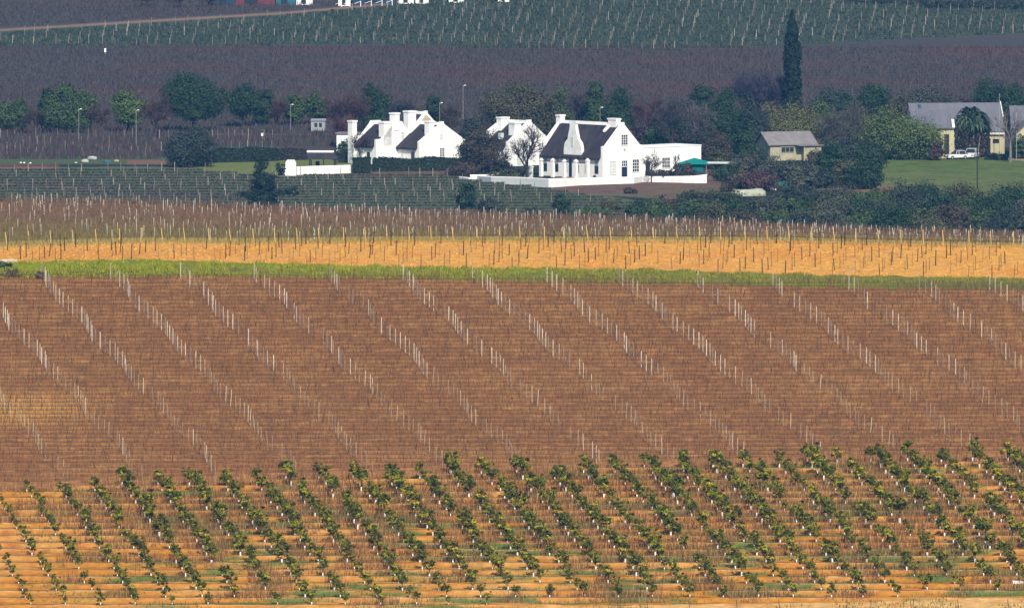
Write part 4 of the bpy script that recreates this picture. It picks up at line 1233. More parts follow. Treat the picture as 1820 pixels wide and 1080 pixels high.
# --- cars
def car(px, py, rot, label, length=4.2, hatch=True, van=False):
    p = G(px, py); o = empty('parked_car', p, rot, label, 'car', 'white cars parked by the farm building')
    W2 = .84; H1 = .82 if not van else .95; H2 = 1.42 if not van else 1.6
    hl = length / 2
    prof = [(-hl, .28), (-hl, .72), (-hl + .15, H1), (-hl + .55, H1 + .04)] + ([(-hl + .75, H2 - .05), (-hl + 1.2, H2)] if hatch else [(-hl + .9, H1 + .05), (-hl + 1.5, H2)]) + [(hl - 1.9, H2), (hl - 1.25, H1 + .06), (hl - .25, H1 - .06), (hl, .62), (hl, .28)]
    lower = [(-hl, .28), (-hl, .72), (-hl + .15, H1), (hl - 1.1, H1 + .04), (hl - .2, H1 - .1), (hl, .62), (hl, .28)]
    body = MB().prism(lower, -W2, W2, 'y').build('body', M['carwhite'], o, bevel=.06); fixn(body.data)
    cab = [(-hl + .2, H1), (-hl + .45, H2 - .06), (-hl + .8, H2), (hl - 1.85, H2), (hl - 1.1, H1)]
    vs = [(x, -W2 + .04 + (z - H1) * .18, z) for x, z in cab] + [(x, W2 - .04 - (z - H1) * .18, z) for x, z in cab]
    n = 5; g = MB().add(vs, [tuple(range(n)), tuple(reversed(range(n, 2 * n)))] + [(i, n + i, n + (i + 1) % n, (i + 1) % n) for i in range(n)]).build('windows', M['glass'], o); fixn(g.data)
    rf2 = MB().add([(-hl + .72, -W2 + .12, H2 + .002), (hl - 1.82, -W2 + .12, H2 + .002), (hl - 1.82, W2 - .12, H2 + .002), (-hl + .72, W2 - .12, H2 + .002),
              (-hl + .7, -W2 + .1, H2 + .06), (hl - 1.8, -W2 + .1, H2 + .06), (hl - 1.8, W2 - .1, H2 + .06), (-hl + .7, W2 - .1, H2 + .06)],
             [(0, 3, 2, 1), (4, 5, 6, 7), (0, 1, 5, 4), (1, 2, 6, 5), (2, 3, 7, 6), (3, 0, 4, 7)]).build('roof', M['carwhite'], o)
    for sx_ in (-hl + .5, -.1, hl - 1.5):
        for sy_ in (-1, 1):
            y_ = sy_ * (W2 - .06)
            MB().tube((sx_, y_, H1 - .02), (sx_ + (.25 if sx_ < -1 else (-.2 if sx_ > 0 else 0)), y_ - sy_ * .08, H2 + .02), .05, .05, 4).build('window_pillar', M['carwhite'], o)
    for sx_ in (-hl + .75, hl - .8):
        for sy_ in (-1, 1):
            w_ = MB().tube((sx_, sy_ * (W2 - .16), .31), (sx_, sy_ * (W2 + .03), .31), .31, .31, 14).build('wheel', M['tyre'], o)
            MB().tube((sx_, sy_ * (W2 + .031), .31), (sx_, sy_ * (W2 + .045), .31), .17, .17, 10).build('rim', M['metal'], w_)
    for sy_ in (-1, 1):
        MB().box(hl - .06, hl + .03, sy_ * .6 - .16, sy_ * .6 + .16, .55, .7).build('headlight', M['glass'], o)
        MB().box(-hl - .02, -hl + .05, sy_ * .66 - .1, sy_ * .66 + .1, .55, .78).build('tail_light', M['redlamp'], o)
    return o
car(1700, 283, math.radians(205), 'white hatchback parked before the farm building, left of the pair', 3.9)
car(1727, 281.5, math.radians(255), 'white station wagon parked before the palm clump, right of the pair', 4.5, van=True)

# --- street lamps, poles, signs
def lamp(px, py0, py1, label, far=False, arm=True):
    p = G(px, py0) if py0 > 205 else GF(px, py0); h = (py0 - py1) / scl(p.y)
    o = empty('street_lamp', p, 0, label, 'street lamp', 'tall lamps around the farm')
    MB().tube((0, 0, -.3), (0, 0, h), .045, .035, 6).build('pole', M['metal'], o)
    MB().tube((0, 0, h), (.35, -.1, h + .12), .04, .03, 5).box(.2, .52, -.2, .0, h + .08, h + .2).build('lamp_head', M['trim'], o)
lamp(242, 262, 197, 'tall pale street lamp in front of the round green tree at left')
lamp(516.5, 236, 187, 'street lamp before the twin trees above the white pier')
lamp(781.5, 262, 184, 'thin street lamp rising behind the left farmyard gable')
lamp(823, 225, 153, 'faint lamp standing on the slope between the two farmhouses')
lamp(1066.5, 262, 192, 'street lamp before the dark trees behind the big farmhouse')
lamp(140, 258, 195, 'faint lamp pole in front of the wide tree at far left')
def pole(px, py0, py1, r0, label, bar=True, m='dark'):
    p = G(px, py0); h = (py0 - py1) / scl(p.y)
    o = empty('utility_pole', p, 0, label, 'pole')
    MB().tube((0, 0, -.3), (0, 0, h), r0, r0 * .75, 7).build('pole', M[m], o)
    if bar: MB().box(-.1, .45, -.06, .06, h * .72, h * .72 + .1).box(-.4, .1, -.06, .06, h * .68, h * .68 + .08).build('crossarm', M['dark'], o)
pole(1737, 334, 262, .11, 'wooden utility pole standing on the lawn before the cars')
pole(1776, 276, 166, .05, 'thin mast rising above the grey farm roof', False, 'metal')
pole(1806.5, 284, 199, .05, 'thin grey pole beside the tall bare tree at right', False, 'metal')
def small(name, px, py, w, h, m, label, cat, d=.1, post=True, z=0.0):
    p = G(px, py) if py > 205 else GF(px, py)
    o = empty(name, p, 0, label, cat)
    MB().box(-w / 2, w / 2, -d / 2, d / 2, z, z + h).build('panel', M[m], o)
    if post: MB().tube((0, .08, -.3), (0, .08, z + h * .5), .05, .05, 6).build('post', M['metal'], o)
small('sign', 187, 97, .35, .75, 'trim', 'tiny white marker board alone on the purple slope', 'sign', z=.4)
small('sign', 466.5, 247, .45, .5, 'trim', 'tiny white board near the trees above the hedge', 'sign', z=.5)

# pale water tank / tarpaulin heap and bits
def lump(name, px, py, w, d, h, m, label, cat, seed=1, sub=3, flat=.6):
    import bmesh
    p = G(px, py); r = random.Random(seed)
    bm = bmesh.new(); bmesh.ops.create_icosphere(bm, subdivisions=sub, radius=1)
    for v in bm.verts:
        k = 1 + .22 * (vnoise(v.co.x * 1.7 + seed * 3.1, v.co.y * 1.7 + v.co.z * 2.3) - .5) * 2
        v.co = Vector((math.copysign(abs(v.co.x) ** flat, v.co.x) * w / 2 * k, math.copysign(abs(v.co.y) ** flat, v.co.y) * d / 2 * k, max(-.1, math.copysign(abs(v.co.z) ** flat, v.co.z)) * h * k))
    me = bpy.data.meshes.new(name); bm.to_mesh(me); bm.free(); me.materials.append(M[m])
    for pl in me.polygons: pl.use_smooth = True
    o = link(bpy.data.objects.new(name, me)); o.location = p
    return tag(o, label, cat)
lump('tarpaulin_cover', 1330, 348, 5.4, 3.0, 1.15, 'tarp', 'long pale tarpaulin-covered heap behind the dark shrubs', 'cover', 3)
lump('tarpaulin_cover', 1374, 338, 1.1, .8, .3, 'trim', 'small white cover on the ground beside the pale heap', 'cover', 5)
lump('shade_net', 1400, 330, 4.6, 1.5, .75, 'teal', 'crumpled teal shade net lying between the shrubs', 'net', 7, flat=.8)
lump('shade_net', 1441, 330, 3.0, 1.5, .7, 'tealdark', 'darker teal net heap right of the crumpled net', 'net', 8, flat=.8)
lump('rubbish_sack', 151, 288, 1.2, .8, .45, 'tarp', 'white sack lying on the grass strip at left', 'sack', 9)
lump('rubbish_sack', 135, 290, .45, .4, .2, 'tarp', 'smallest white sack at the left end of the heap', 'sack', 10)
lump('corrugated_sheet', 164, 283, 1.6, .8, .5, 'metal', 'grey sheet heap behind the white sack', 'sheet', 12, flat=.4)
lump('plastic_drum', 190, 289, 1.2, .7, .4, 'tealp', 'blue plastic heap on the grass strip at left', 'drum', 11)
lump('rubbish_sack', 207, 287, .8, .5, .3, 'creamdull', 'pale bundle right of the blue plastic heap', 'sack', 14)
for i, (px, py) in enumerate(((37, 290), (43, 290), (54, 290.5))):
    lump('white_stone', px, py, .35, .3, .18, 'trim', ['leftmost', 'middle', 'rightmost'][i] + ' of three small white stones on the left grass strip', 'stone', 20 + i, sub=2)
lump('soil_bag', 886.7, 312, .8, .5, .5, 'trim', 'small white block on the grass left of the bare tree', 'block', 33)
lump('soil_bag', 902, 305, .5, .4, .3, 'trim', 'tiny white object before the weathered cottage', 'block', 34)
lump('plastic_bag', 1790, 0, 1, 1, 1, 'trim', 'x', 'x', 1) if False else None
q_ = GF(1, 1)
def lump_xy(px, D, w, d, h, m, label, cat, seed):
    o = lump('pale_sack', 900, 300, w, d, h, m, label, cat, seed)
    X = (px - 910) / scl(D); o.location = (X, D, float(zxy(X, D))); return o
lump_xy(1812, 1252.6, 1.05, .5, .26, 'guard', 'white sheet bundle on green grass near the bottom right corner', 'sheet', 41)
lump_xy(1492, 1258.0, .55, .4, .25, 'palestone', 'pale stone between citrus saplings in the lower right rows', 'stone', 42)
lump_xy(12, 1405.9, 2.2, .8, .5, 'palestone', 'pale heap of soil on the bank at the left edge', 'heap', 43)
# short leaning fence stakes along the dirt track
for i, (px, lean) in enumerate(((1507, .02), (1549, .06), (1628, -.12), (1707, -.12), (1797, -.16), (1312, -.1), (1228, -.14), (1152, -.05), (1388, -.14))):
    D = 1243.5; X = (px - 910) / scl(D)
    o = MB().tube((0, 0, -.3), (lean * 1.1, 0, .85), .04, .03, 6).build('fence_stake', M['wood'], None, (.10, .07, .05)); o.location = (X, D, float(zxy(X, D)))
    tag(o, f"short dark stake beside the dirt track, {ordn(sorted([1507, 1549, 1628, 1707, 1797, 1312, 1228, 1152, 1388]).index(px) + 1)} from left", 'stake', 'stakes by the dirt track')

# --- distant sheds and containers at the top edge
def dist_box(name, px, py, w, h, m, label, cat, d=4, gable=False):
    p = GF(px, py); o = empty(name, p, 0, label, cat)
    MB().box(-w / 2, w / 2, 0, d, -.5, h).build('wall', M[m], o)
    MB().prism([(-.3, h), (d + .3, h), (d / 2, h + (1.6 if gable else .3))], -w / 2 - .2, w / 2 + .2, 'x').build('roof', M['slate' if gable else m], o)
    MB().box(-w * .2, w * .1, -.05, -.002, .2, h * .7).build('door', M['glass'], o)
for a in ((450, 9, 9, 3, 'red', 'long dark red shed on the far slope at the top edge', 'shed'),
          (398, 10, 4.5, 2.6, 'blue', 'small dark blue container left of the red shed', 'container'),
          (507, 9, 4.0, 3, 'tealp', 'teal container between red shed and white tanks', 'container'),
          (541, 9, 3.2, 2.5, 'whiteold', 'white tank shed right of the teal container', 'shed'),
          (612, 11, 2.4, 2.6, 'whiteold', 'white shed at the end of the dirt road', 'shed'),
          (665, 7, 8.5, 3, 'blue', 'long blue shed behind the white railing', 'shed'),
          (722, 7, 3.0, 2.4, 'whiteold', 'small white shed right of the blue shed', 'shed'),
          (750, 7, 2.6, 2.4, 'whiteold', 'second small white shed right of the blue shed', 'shed'),
          (811, 5, 3.0, 2.0, 'whiteold', 'white roofed shed at the top edge near the centre', 'shed'),
          (895, 4, 2.2, 2.0, 'whiteold', 'rightmost tiny white shed at the top edge', 'shed')):
    dist_box(a[6] + '_building' if a[6] == 'shed' else 'container', a[0], a[1], a[2], a[3], a[4], a[5], a[6])
for i, px in enumerate((607, 622, 641, 660, 679, 697, 716)):
    p = GF(px, 13 - i * .6); o = MB().tube((0, 0, -.2), (0, 0, 1.1), .09, .09, 6).tube((0, 0, 1.0), (-1.2, 0, .55), .05, .05, 5).build('rail_post', M['trim']); o.location = p
    tag(o, f"white rail post on the far dirt road, {ordn(i + 1)} from left", 'post', 'white rail posts on the far road')

# ------------------------------------------------------------------ hedges
def hedge(pts, h, th, label, pal=G_DARK, n=2600, size=.30):
    """clipped hedge built along ground points"""
    P = [G(a, b) for a, b in pts]; r = np.random.default_rng(int(pts[0][0]))
    ln = [(P[i + 1] - P[i]).length for i in range(len(P) - 1)]; tot = sum(ln)
    cen, nr = [], []
    for i in range(len(P) - 1):
        k = int(n * ln[i] / tot); d = (P[i + 1] - P[i]).normalized(); s = Vector((-d.y, d.x, 0))
        if s.y > 0: s = -s
        t = r.random(k) * ln[i]; f = r.random(k)
        top = f < .4
        u = np.where(top, (r.random(k) - .5) * th, th / 2 + r.normal(size=k) * .06)
        z = np.where(top, h + r.normal(size=k) * .10 + .15 * np.sin(t * .8), r.random(k) * h)
        cen.append(np.stack([P[i].x + d.x * t + s.x * u, P[i].y + d.y * t + s.y * u, z], 1))
        nr.append(np.where(top[:, None], np.array([[0, -.2, 1.]]), np.array([[s.x, s.y, .3]])))
    cen = np.concatenate(cen); nr = np.concatenate(nr)
    V, Fc = leaf_quads(cen, size, nr, jit=.6, r=r)
    c = np.repeat(colmix(pal[0], pal[1], r, len(cen)), 4, 0)
    o = empty('hedge', (0, 0, 0), 0, label, 'hedge')
    link(bpy.data.objects.new('foliage', np_mesh('foliage', V, Fc, 4, M['leaf'], c)), o)
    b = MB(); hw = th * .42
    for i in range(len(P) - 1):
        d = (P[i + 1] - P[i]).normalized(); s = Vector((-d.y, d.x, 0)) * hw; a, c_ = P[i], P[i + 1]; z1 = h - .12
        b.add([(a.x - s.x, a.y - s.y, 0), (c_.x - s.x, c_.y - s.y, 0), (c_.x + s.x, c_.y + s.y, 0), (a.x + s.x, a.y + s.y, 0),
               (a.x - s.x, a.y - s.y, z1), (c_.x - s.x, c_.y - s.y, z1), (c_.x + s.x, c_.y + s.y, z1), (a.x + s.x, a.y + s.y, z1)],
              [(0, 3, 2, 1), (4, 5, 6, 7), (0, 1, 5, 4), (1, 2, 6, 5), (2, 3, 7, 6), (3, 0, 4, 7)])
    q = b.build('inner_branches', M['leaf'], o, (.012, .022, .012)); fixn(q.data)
hedge([(663, 305), (750, 304), (850, 303)], 2.0, 1.2, 'long dark clipped hedge in front of the left farmyard', n=5200, pal=((.010, .022, .014), (.030, .045, .022)))
hedge([(627, 308), (659, 308)], 2.3, 1.4, 'short square dark hedge block beside the low white wall', n=1600, pal=((.010, .022, .014), (.026, .042, .020)))
hedge([(380, 289), (430, 288), (492, 286)], 2.1, 1.2, 'dark hedge behind the small lawn at left', n=3600, pal=((.008, .020, .012), (.022, .040, .018)))
hedge([(492, 285), (545, 284)], 1.7, 1.2, 'brownish hedge between the dark hedge and the shelter', pal=((.020, .022, .018), (.045, .038, .030)), n=1600)
hedge([(602, 289), (628, 289), (660, 290)], 1.4, 1.2, 'low dark hedge at the foot of the leftmost farmhouse', n=1400, pal=((.010, .022, .014), (.030, .045, .022)))
hedge([(680, 297), (740, 297), (790, 297), (842, 295)], 1.1, 1.5, 'low reddish-topped shrubs along the farmyard house walls', pal=((.025, .030, .018), (.07, .045, .032)), n=2600)
hedge([(1147, 316), (1235, 316)], .95, 1.0, 'low planting strip behind the curved garden wall', pal=((.015, .022, .020), (.05, .04, .035)), n=1000)
hedge([(1752, 284), (1790, 285)], .8, 1.0, 'low dark shrubs at the foot of the cream building wall', pal=((.015, .03, .015), (.04, .055, .028)), n=500)

# ------------------------------------------------------------------ trees
T = leafy_tree; B = bare_tree
# far tree line, left
T('evergreen_tree', 12, 240, 184, 52, G_MID, 'green bushy tree cut by the left frame edge', shape='round', trunk_frac=.12)
T('evergreen_tree', 38, 236, 178, 26, G_MID, 'small pointed green tree beside the leftmost tree', shape='tall', trunk_frac=.15)
B('bare_tree', 62, 238, 196, 46, 'dark bare tree between the two leftmost green trees', pal=G_BROWN, twign=900)
T('evergreen_tree', 82, 236, 162, 32, G_DARK, 'narrow dark tree on the left flank of the widest left tree', shape='tall', trunk_frac=.2)
T('evergreen_tree', 122, 237, 150, 88, G_MID, 'widest green tree of the left line with a raised top', trunk_frac=.06, shape='round',
  lobes=[(-.05, .82, .17, .16), (-.22, .55, .2, .22), (.15, .62, .26, .2), (.33, .5, .16, .24), (0, .38, .34, .28), (-.3, .3, .18, .2), (.1, .2, .28, .16)], dens=1.2)
B('bare_tree', 175, 240, 190, 44, 'bare purplish tree right of the widest left tree', pal=G_PURP, twign=700)
T('evergreen_tree', 228, 234, 164, 55, G_LIGHT, 'round bright green tree behind the left street lamp', trunk_frac=.08, top=(.10, .15, .03), dens=1.2)
B('bare_tree', 277, 244, 170, 58, 'bare reddish tree between the round tree and the tall dark tree', pal=G_PURP, twign=1300)
T('evergreen_tree', 345, 234, 133, 96, G_DARK, 'tallest dark tree of the left group with a side lobe', trunk_frac=.04,
  lobes=[(-.12, .82, .2, .17), (.05, .68, .25, .2), (-.28, .62, .2, .26), (.36, .6, .16, .13), (.2, .45, .24, .2), (-.1, .46, .30, .22), (.02, .30, .20, .10)], dens=1.3)
T('evergreen_tree', 340, 297, 224, 92, G_BLUE, 'big low dome-shaped dark tree beside the small lawn', shape='dome', trunk_frac=.05, dens=1.4)
T('evergreen_tree', 432, 226, 151, 56, G_DARK, 'dark round tree, left one of the pair above the hedge', trunk_frac=.1, dens=1.1)
T('evergreen_tree', 468, 222, 164, 42, G_DARK, 'dark narrow tree, right one of the pair above the hedge', shape='tall', trunk_frac=.12)
B('bare_tree', 492, 238, 176, 44, 'bare tree between the dark pair and the lamp', pal=G_PURP, twign=600)
T('evergreen_tree', 521, 224, 167, 42, G_MID, 'green tree right behind the middle street lamp', trunk_frac=.1)
T('evergreen_tree', 562, 222, 164, 42, G_MID, 'green tree just right of the lamp-side tree', trunk_frac=.1)
B('bare_tree', 600, 246, 172, 60, 'bare purple tree behind the small pale shed', pal=G_PURP, twign=1500)
B('bare_tree', 632, 250, 166, 60, 'bare dark purple tree left of the first chimney', pal=G_PURP, twign=1800)
B('bare_tree', 612, 262, 208, 60, 'low reddish bare tree before the flat outbuilding', pal=((.05, .022, .028), (.10, .04, .045)), twign=1500)
T('evergreen_tree', 665, 240, 152, 56, G_DARK, 'dark green tree behind the leftmost farmhouse roof', trunk_frac=.05, lobes=[(-.12, .86, .16, .13), (0, .65, .34, .22), (.25, .5, .26, .25), (-.2, .45, .25, .25), (0, .2, .4, .2)])
B('bare_tree', 710, 246, 178, 66, 'bare bluish tree behind the farmyard chimneys', pal=((.035, .035, .045), (.07, .065, .075)), twign=1500)
T('evergreen_tree', 742, 236, 188, 40, G_OLIVE, 'olive-green low tree behind the tallest gable', trunk_frac=.05)
T('evergreen_tree', 773, 238, 172, 34, G_DARK, 'dark narrow tree just behind the thin lamp', shape='tall', trunk_frac=.05)
B('bare_tree', 800, 250, 186, 52, 'bare tree right of the left farmyard gable', pal=G_BROWN, twign=1000)
# middle mass
T('broadleaf_tree', 832, 270, 200, 62, G_BLUE, 'bluish dark tree left of the brown tree mass', shape='dome')
T('broadleaf_tree', 926, 262, 150, 118, G_OLIVE, 'wide brownish-olive tree crown behind the weathered cottage', shape='dome', top=(.075, .065, .045), dens=1.2,
  lobes=[(-.05, .84, .2, .15), (-.3, .66, .2, .2), (.2, .68, .22, .18), (-.42, .5, .12, .3), (.4, .55, .12, .2), (0, .5, .45, .3), (0, .25, .45, .25)])
B('bare_tree', 945, 258, 182, 90, 'bare brown-purple tree in front of the wide olive crown', pal=G_BROWN, twign=2600)
T('evergreen_tree', 998, 250, 159, 32, G_MID, 'narrow green tree right of the wide olive crown', shape='tall', trunk_frac=.05)
B('bare_tree', 1030, 248, 166, 54, 'bare bluish tree behind the big farmhouse ridge', pal=((.04, .036, .048), (.075, .062, .075)), twign=1700)
T('evergreen_tree', 1061, 250, 153, 40, G_DARK, 'dark tall tree behind the ridge, left half of the dense clump', shape='tall', trunk_frac=.05, top=(.07, .11, .03))
T('evergreen_tree', 1100, 250, 160, 66, G_DARK, 'broad dark tree behind the ridge, right half of the dense clump', trunk_frac=.03, dens=1.2, top=(.05, .09, .03))
T('broadleaf_tree', 862, 305, 226, 74, G_BROWN, 'dark brownish tree mass left of the bare tree', shape='dome', top=(.05, .06, .035))
T('broadleaf_tree', 832, 300, 240, 34, G_BLUE, 'dark bush-like tree just right of the broad plain gable', shape='dome')
T('broadleaf_tree', 985, 262, 205, 50, G_BROWN, 'rusty brown crown between the weathered cottage and big farmhouse', shape='dome', top=(.09, .055, .035))
B('bare_tree', 1152, 262, 172, 66, 'bare purple tree behind the gable of the big farmhouse', pal=G_PURP, twign=1700)
T('broadleaf_tree', 1160, 278, 225, 44, G_MID, 'low green tree just right of the big gable slope', shape='dome')
B('bare_tree', 1195, 282, 178, 66, 'bare grey tree over the left part of the flat wing', pal=((.04, .04, .045), (.08, .075, .075)), twign=2200)
B('bare_tree', 1246, 290, 182, 84, 'tall bare tree with pale trunk behind the flat wing', 'barkpale', pal=((.05, .045, .05), (.09, .08, .085)), twign=2200, n0=7)
T('broadleaf_tree', 1214, 262, 178, 60, G_BLUE, 'bluish evergreen behind the bare trees of the wing', shape='dome')
T('evergreen_tree', 1243, 240, 158, 52, G_DARK, 'dark tree rising behind the bare trees right of centre', shape='tall', trunk_frac=.05)
T('evergreen_tree', 1290, 262, 152, 62, G_DARK, 'dark bluish tree left of the bare bluish tree', shape='dome', dens=1.1)
T('evergreen_tree', 1318, 276, 196, 46, G_DARK, 'dark dense tree left of the small bungalow', shape='dome', dens=1.2)
B('bare_tree', 1350, 228, 128, 128, 'big bare bluish tree left of the tall cypress', pal=((.036, .036, .048), (.070, .066, .080)), twign=8000, n0=10)
# cypress
def cypress():
    p = G(1408, 230); s = scl(p.y); h = (230 - 17) / s; r = np.random.default_rng(77)
    o = empty('cypress_tree', p, 0, 'very tall dark columnar cypress towering over the farm', 'tree')
    n = 15000
    z = h * (.03 + .97 * r.random(n) ** 1.0); f = z / h
    rad = 1.62 * np.interp(f, [0, .1, .35, .55, .62, .78, .9, .97, 1], [.9, 1.0, .98, .86, .92, .70, .42, .17, .03])
    a = r.random(n) * 6.283
    k = .62 + .34 * r.random(n) + 1.15 * (fbm(a * 2.0, z * 1.3, 3) - .5)
    cen = np.stack([np.cos(a) * rad * k, np.sin(a) * rad * k, z], 1)
    nr = np.stack([np.cos(a), np.sin(a), .25 + 0 * a], 1)
    V, Fc = leaf_quads(cen, .30, nr + [0, 0, .6], jit=.8, r=r)
    c = np.repeat(colmix((.005, .014, .008), (.018, .034, .015), r, n), 4, 0)
    link(bpy.data.objects.new('crown', np_mesh('crown', V, Fc, 4, M['leaf'], c)), o)
    link(bpy.data.objects.new('trunk', seg_mesh('trunk', [(Vector((0, 0, -.3)), Vector((0, 0, h * .9)), .38, .06)], M['bark'], 7)), o)
cypress()
T('broadleaf_tree', 1398, 258, 182, 124, G_YEL, 'yellow-green spreading tree above the small bungalow', shape='dome', dens=1.3, top=(.17, .17, .06))
T('broadleaf_tree', 1456, 246, 176, 52, G_LIGHT, 'pale green tree right of the cypress foot', shape='dome')
T('evergreen_tree', 1470, 214, 154, 52, G_BLUE, 'dark low tree beyond, just right of the cypress', shape='dome')
T('evergreen_tree', 1497, 214, 156, 44, G_DARK, 'dark tree beyond the grey bare tree', shape='dome')
T('evergreen_tree', 1549, 222, 150, 60, G_DARK, 'dark tree with notched top beyond the bright green tree', shape='round', trunk_frac=.04)
B('bare_tree', 1502, 280, 184, 112, 'wide grey half-bare tree right of the bungalow', 'barkpale', pal=((.045, .052, .045), (.095, .095, .075)), twign=5200, n0=8)
T('broadleaf_tree', 1500, 268, 196, 92, G_GREY, 'grey-green soft tree behind the half-bare tree', shape='dome', top=(.10, .085, .05))
T('broadleaf_tree', 1592, 282, 180, 134, G_LIGHT, 'large bright green tree left of the farm building', shape='dome', dens=1.6, top=(.14, .16, .04))
T('broadleaf_tree', 1652, 258, 208, 50, G_LIGHT, 'light leafy branch-tree overlapping the cream wall', trunk_frac=.3, dens=.7)
T('evergreen_tree', 1642, 220, 143, 96, G_GREY, 'greyish wide tree behind the left end of the grey roof', shape='dome', dens=1.1)
T('evergreen_tree', 1598, 222, 170, 46, G_BROWN, 'brownish tree between the notched tree and greyish tree', shape='dome')
T('evergreen_tree', 1757, 226, 137, 78, G_DARK, 'dark humped tree behind the grey farm roof', shape='dome', dens=1.1)
T('evergreen_tree', 1716, 216, 168, 54, G_PURP, 'dark purplish shrub-tree behind the roof middle', shape='dome')
T('evergreen_tree', 1808, 226, 152, 56, G_DARK, 'dark tree at the right edge behind the farm roofs', shape='dome')
T('broadleaf_tree', 1800, 236, 184, 46, G_YEL, 'small yellow-green tree between the two roofs', shape='dome')
T('broadleaf_tree', 1670, 216, 184, 40, G_YEL, 'tiny yellow-green crown just above the grey ridge', shape='dome')
# palm-like clump (strelitzia)
def palms():
    p = G(1728, 280); s = scl(p.y); r = np.random.default_rng(5)
    o = empty('wild_banana_clump', p, 0, 'tall clump of fan-leaved wild bananas before the grey roof', 'palm clump')
    for i in range(11):
        x = (r.random() - .5) * 4.8; y = (r.random() - .5) * 2.4; h = 5.0 + 2.6 * r.random()
        q = Vector((x * 1.15, y, h))
        link(bpy.data.objects.new('trunk', seg_mesh('trunk', [(Vector((x * .7, y, -.2)), q, .13, .10)], M['barkpale'], 6)), o)
        nl = 110; a = r.random(nl) * 6.283; el = r.random(nl) * 1.9 - .5; ln = 1.2 + 1.1 * r.random(nl)
        d = np.stack([np.cos(a) * np.cos(el), np.sin(a) * np.cos(el), np.sin(el)], 1)
        dr = np.array([[0, 0, -.55]])
        tip = d * ln[:, None] + dr * (ln ** 2)[:, None] * .5; mid = d * ln[:, None] * .55 + dr * .1
        sd_ = np.cross(d, [0, 0, 1.]); sd_ /= np.linalg.norm(sd_, axis=1)[:, None] + 1e-6
        cen = np.array(q)[None, :]
        V = np.stack([cen + d * .05, cen + mid - sd_ * .22, cen + tip, cen + mid + sd_ * .22], 1).reshape(-1, 3)
        c = np.repeat(colmix((.03, .06, .035), (.085, .12, .06), r, nl), 4, 0)
        link(bpy.data.objects.new('crown', np_mesh('crown', V, np.arange(4 * nl).reshape(-1, 4), 4, M['leaf'], c)), o)
    n = 5200
    cen = np.stack([(r.random(n) - .5) * 5.8, (r.random(n) - .5) * 2.4 - .3, r.random(n) ** .8 * 5.2], 1)
    V, Fc = leaf_quads(cen, .5, np.tile([0, -.6, .3], (n, 1)), jit=.9, aspect=.35, r=r)
    c = np.repeat(colmix((.010, .020, .012), (.075, .055, .05), r, n), 4, 0)
    link(bpy.data.objects.new('dead_leaves', np_mesh('dead_leaves', V, Fc, 4, M['leaf'], c)), o)
palms()
B('bare_tree', 1796, 288, 186, 72, 'tall slender bare tree standing before the right farm buildings', 'barkpale', pal=None, n0=7, trunk=.26, hmin=.35, depth=4)
T('broadleaf_tree', 1817, 282, 232, 30, G_MID, 'green bush-tree at the right frame edge below the gable', shape='dome')
# foreground bare trees
B('bare_tree', 937, 322, 218, 98, 'leafless dark tree in front of the weathered cottage', pal=((.05, .045, .045), (.09, .08, .08)), twign=260, n0=8, depth=5, trunk=.30, hmin=.2)
B('bare_tree', 872, 316, 268, 34, 'slender bare tree rising before the brownish tree mass', pal=G_BROWN, twign=200, depth=4, trunk=.12)
B('bare_tree', 1158, 325, 270, 42, 'small dark bare tree against the white wing wall', pal=((.03, .03, .035), (.06, .055, .06)), twign=260, depth=4, trunk=.12, hmin=.4)
B('bare_tree', 1202, 318, 272, 18, 'thin bare sapling against the white wing wall', pal=None, depth=3, trunk=.06)
B('bare_tree', 1212, 324, 300, 22, 'small bare shrub growing before the curved white wall', pal=None, depth=3, trunk=.05)
B('bare_tree', 1181, 324, 305, 14, 'tiny bare shrub before the low curved white wall', pal=None, depth=3, trunk=.05)
B('bare_tree', 640, 292, 236, 46, 'small dark bare tree before the leftmost farmhouse wall', pal=((.03, .03, .035), (.055, .05, .055)), twign=200, depth=4, trunk=.12)
T('broadleaf_tree', 1213, 316, 287, 38, G_BROWN, 'dark rounded shrub before the left side of the teal canopy', shape='dome')
T('shrub', 1157, 300, 278, 9, ((.01, .012, .02), (.02, .022, .035)), 'narrow dark columnar shrub against the white wing', 'shrub', shape='tall', trunk_frac=0)
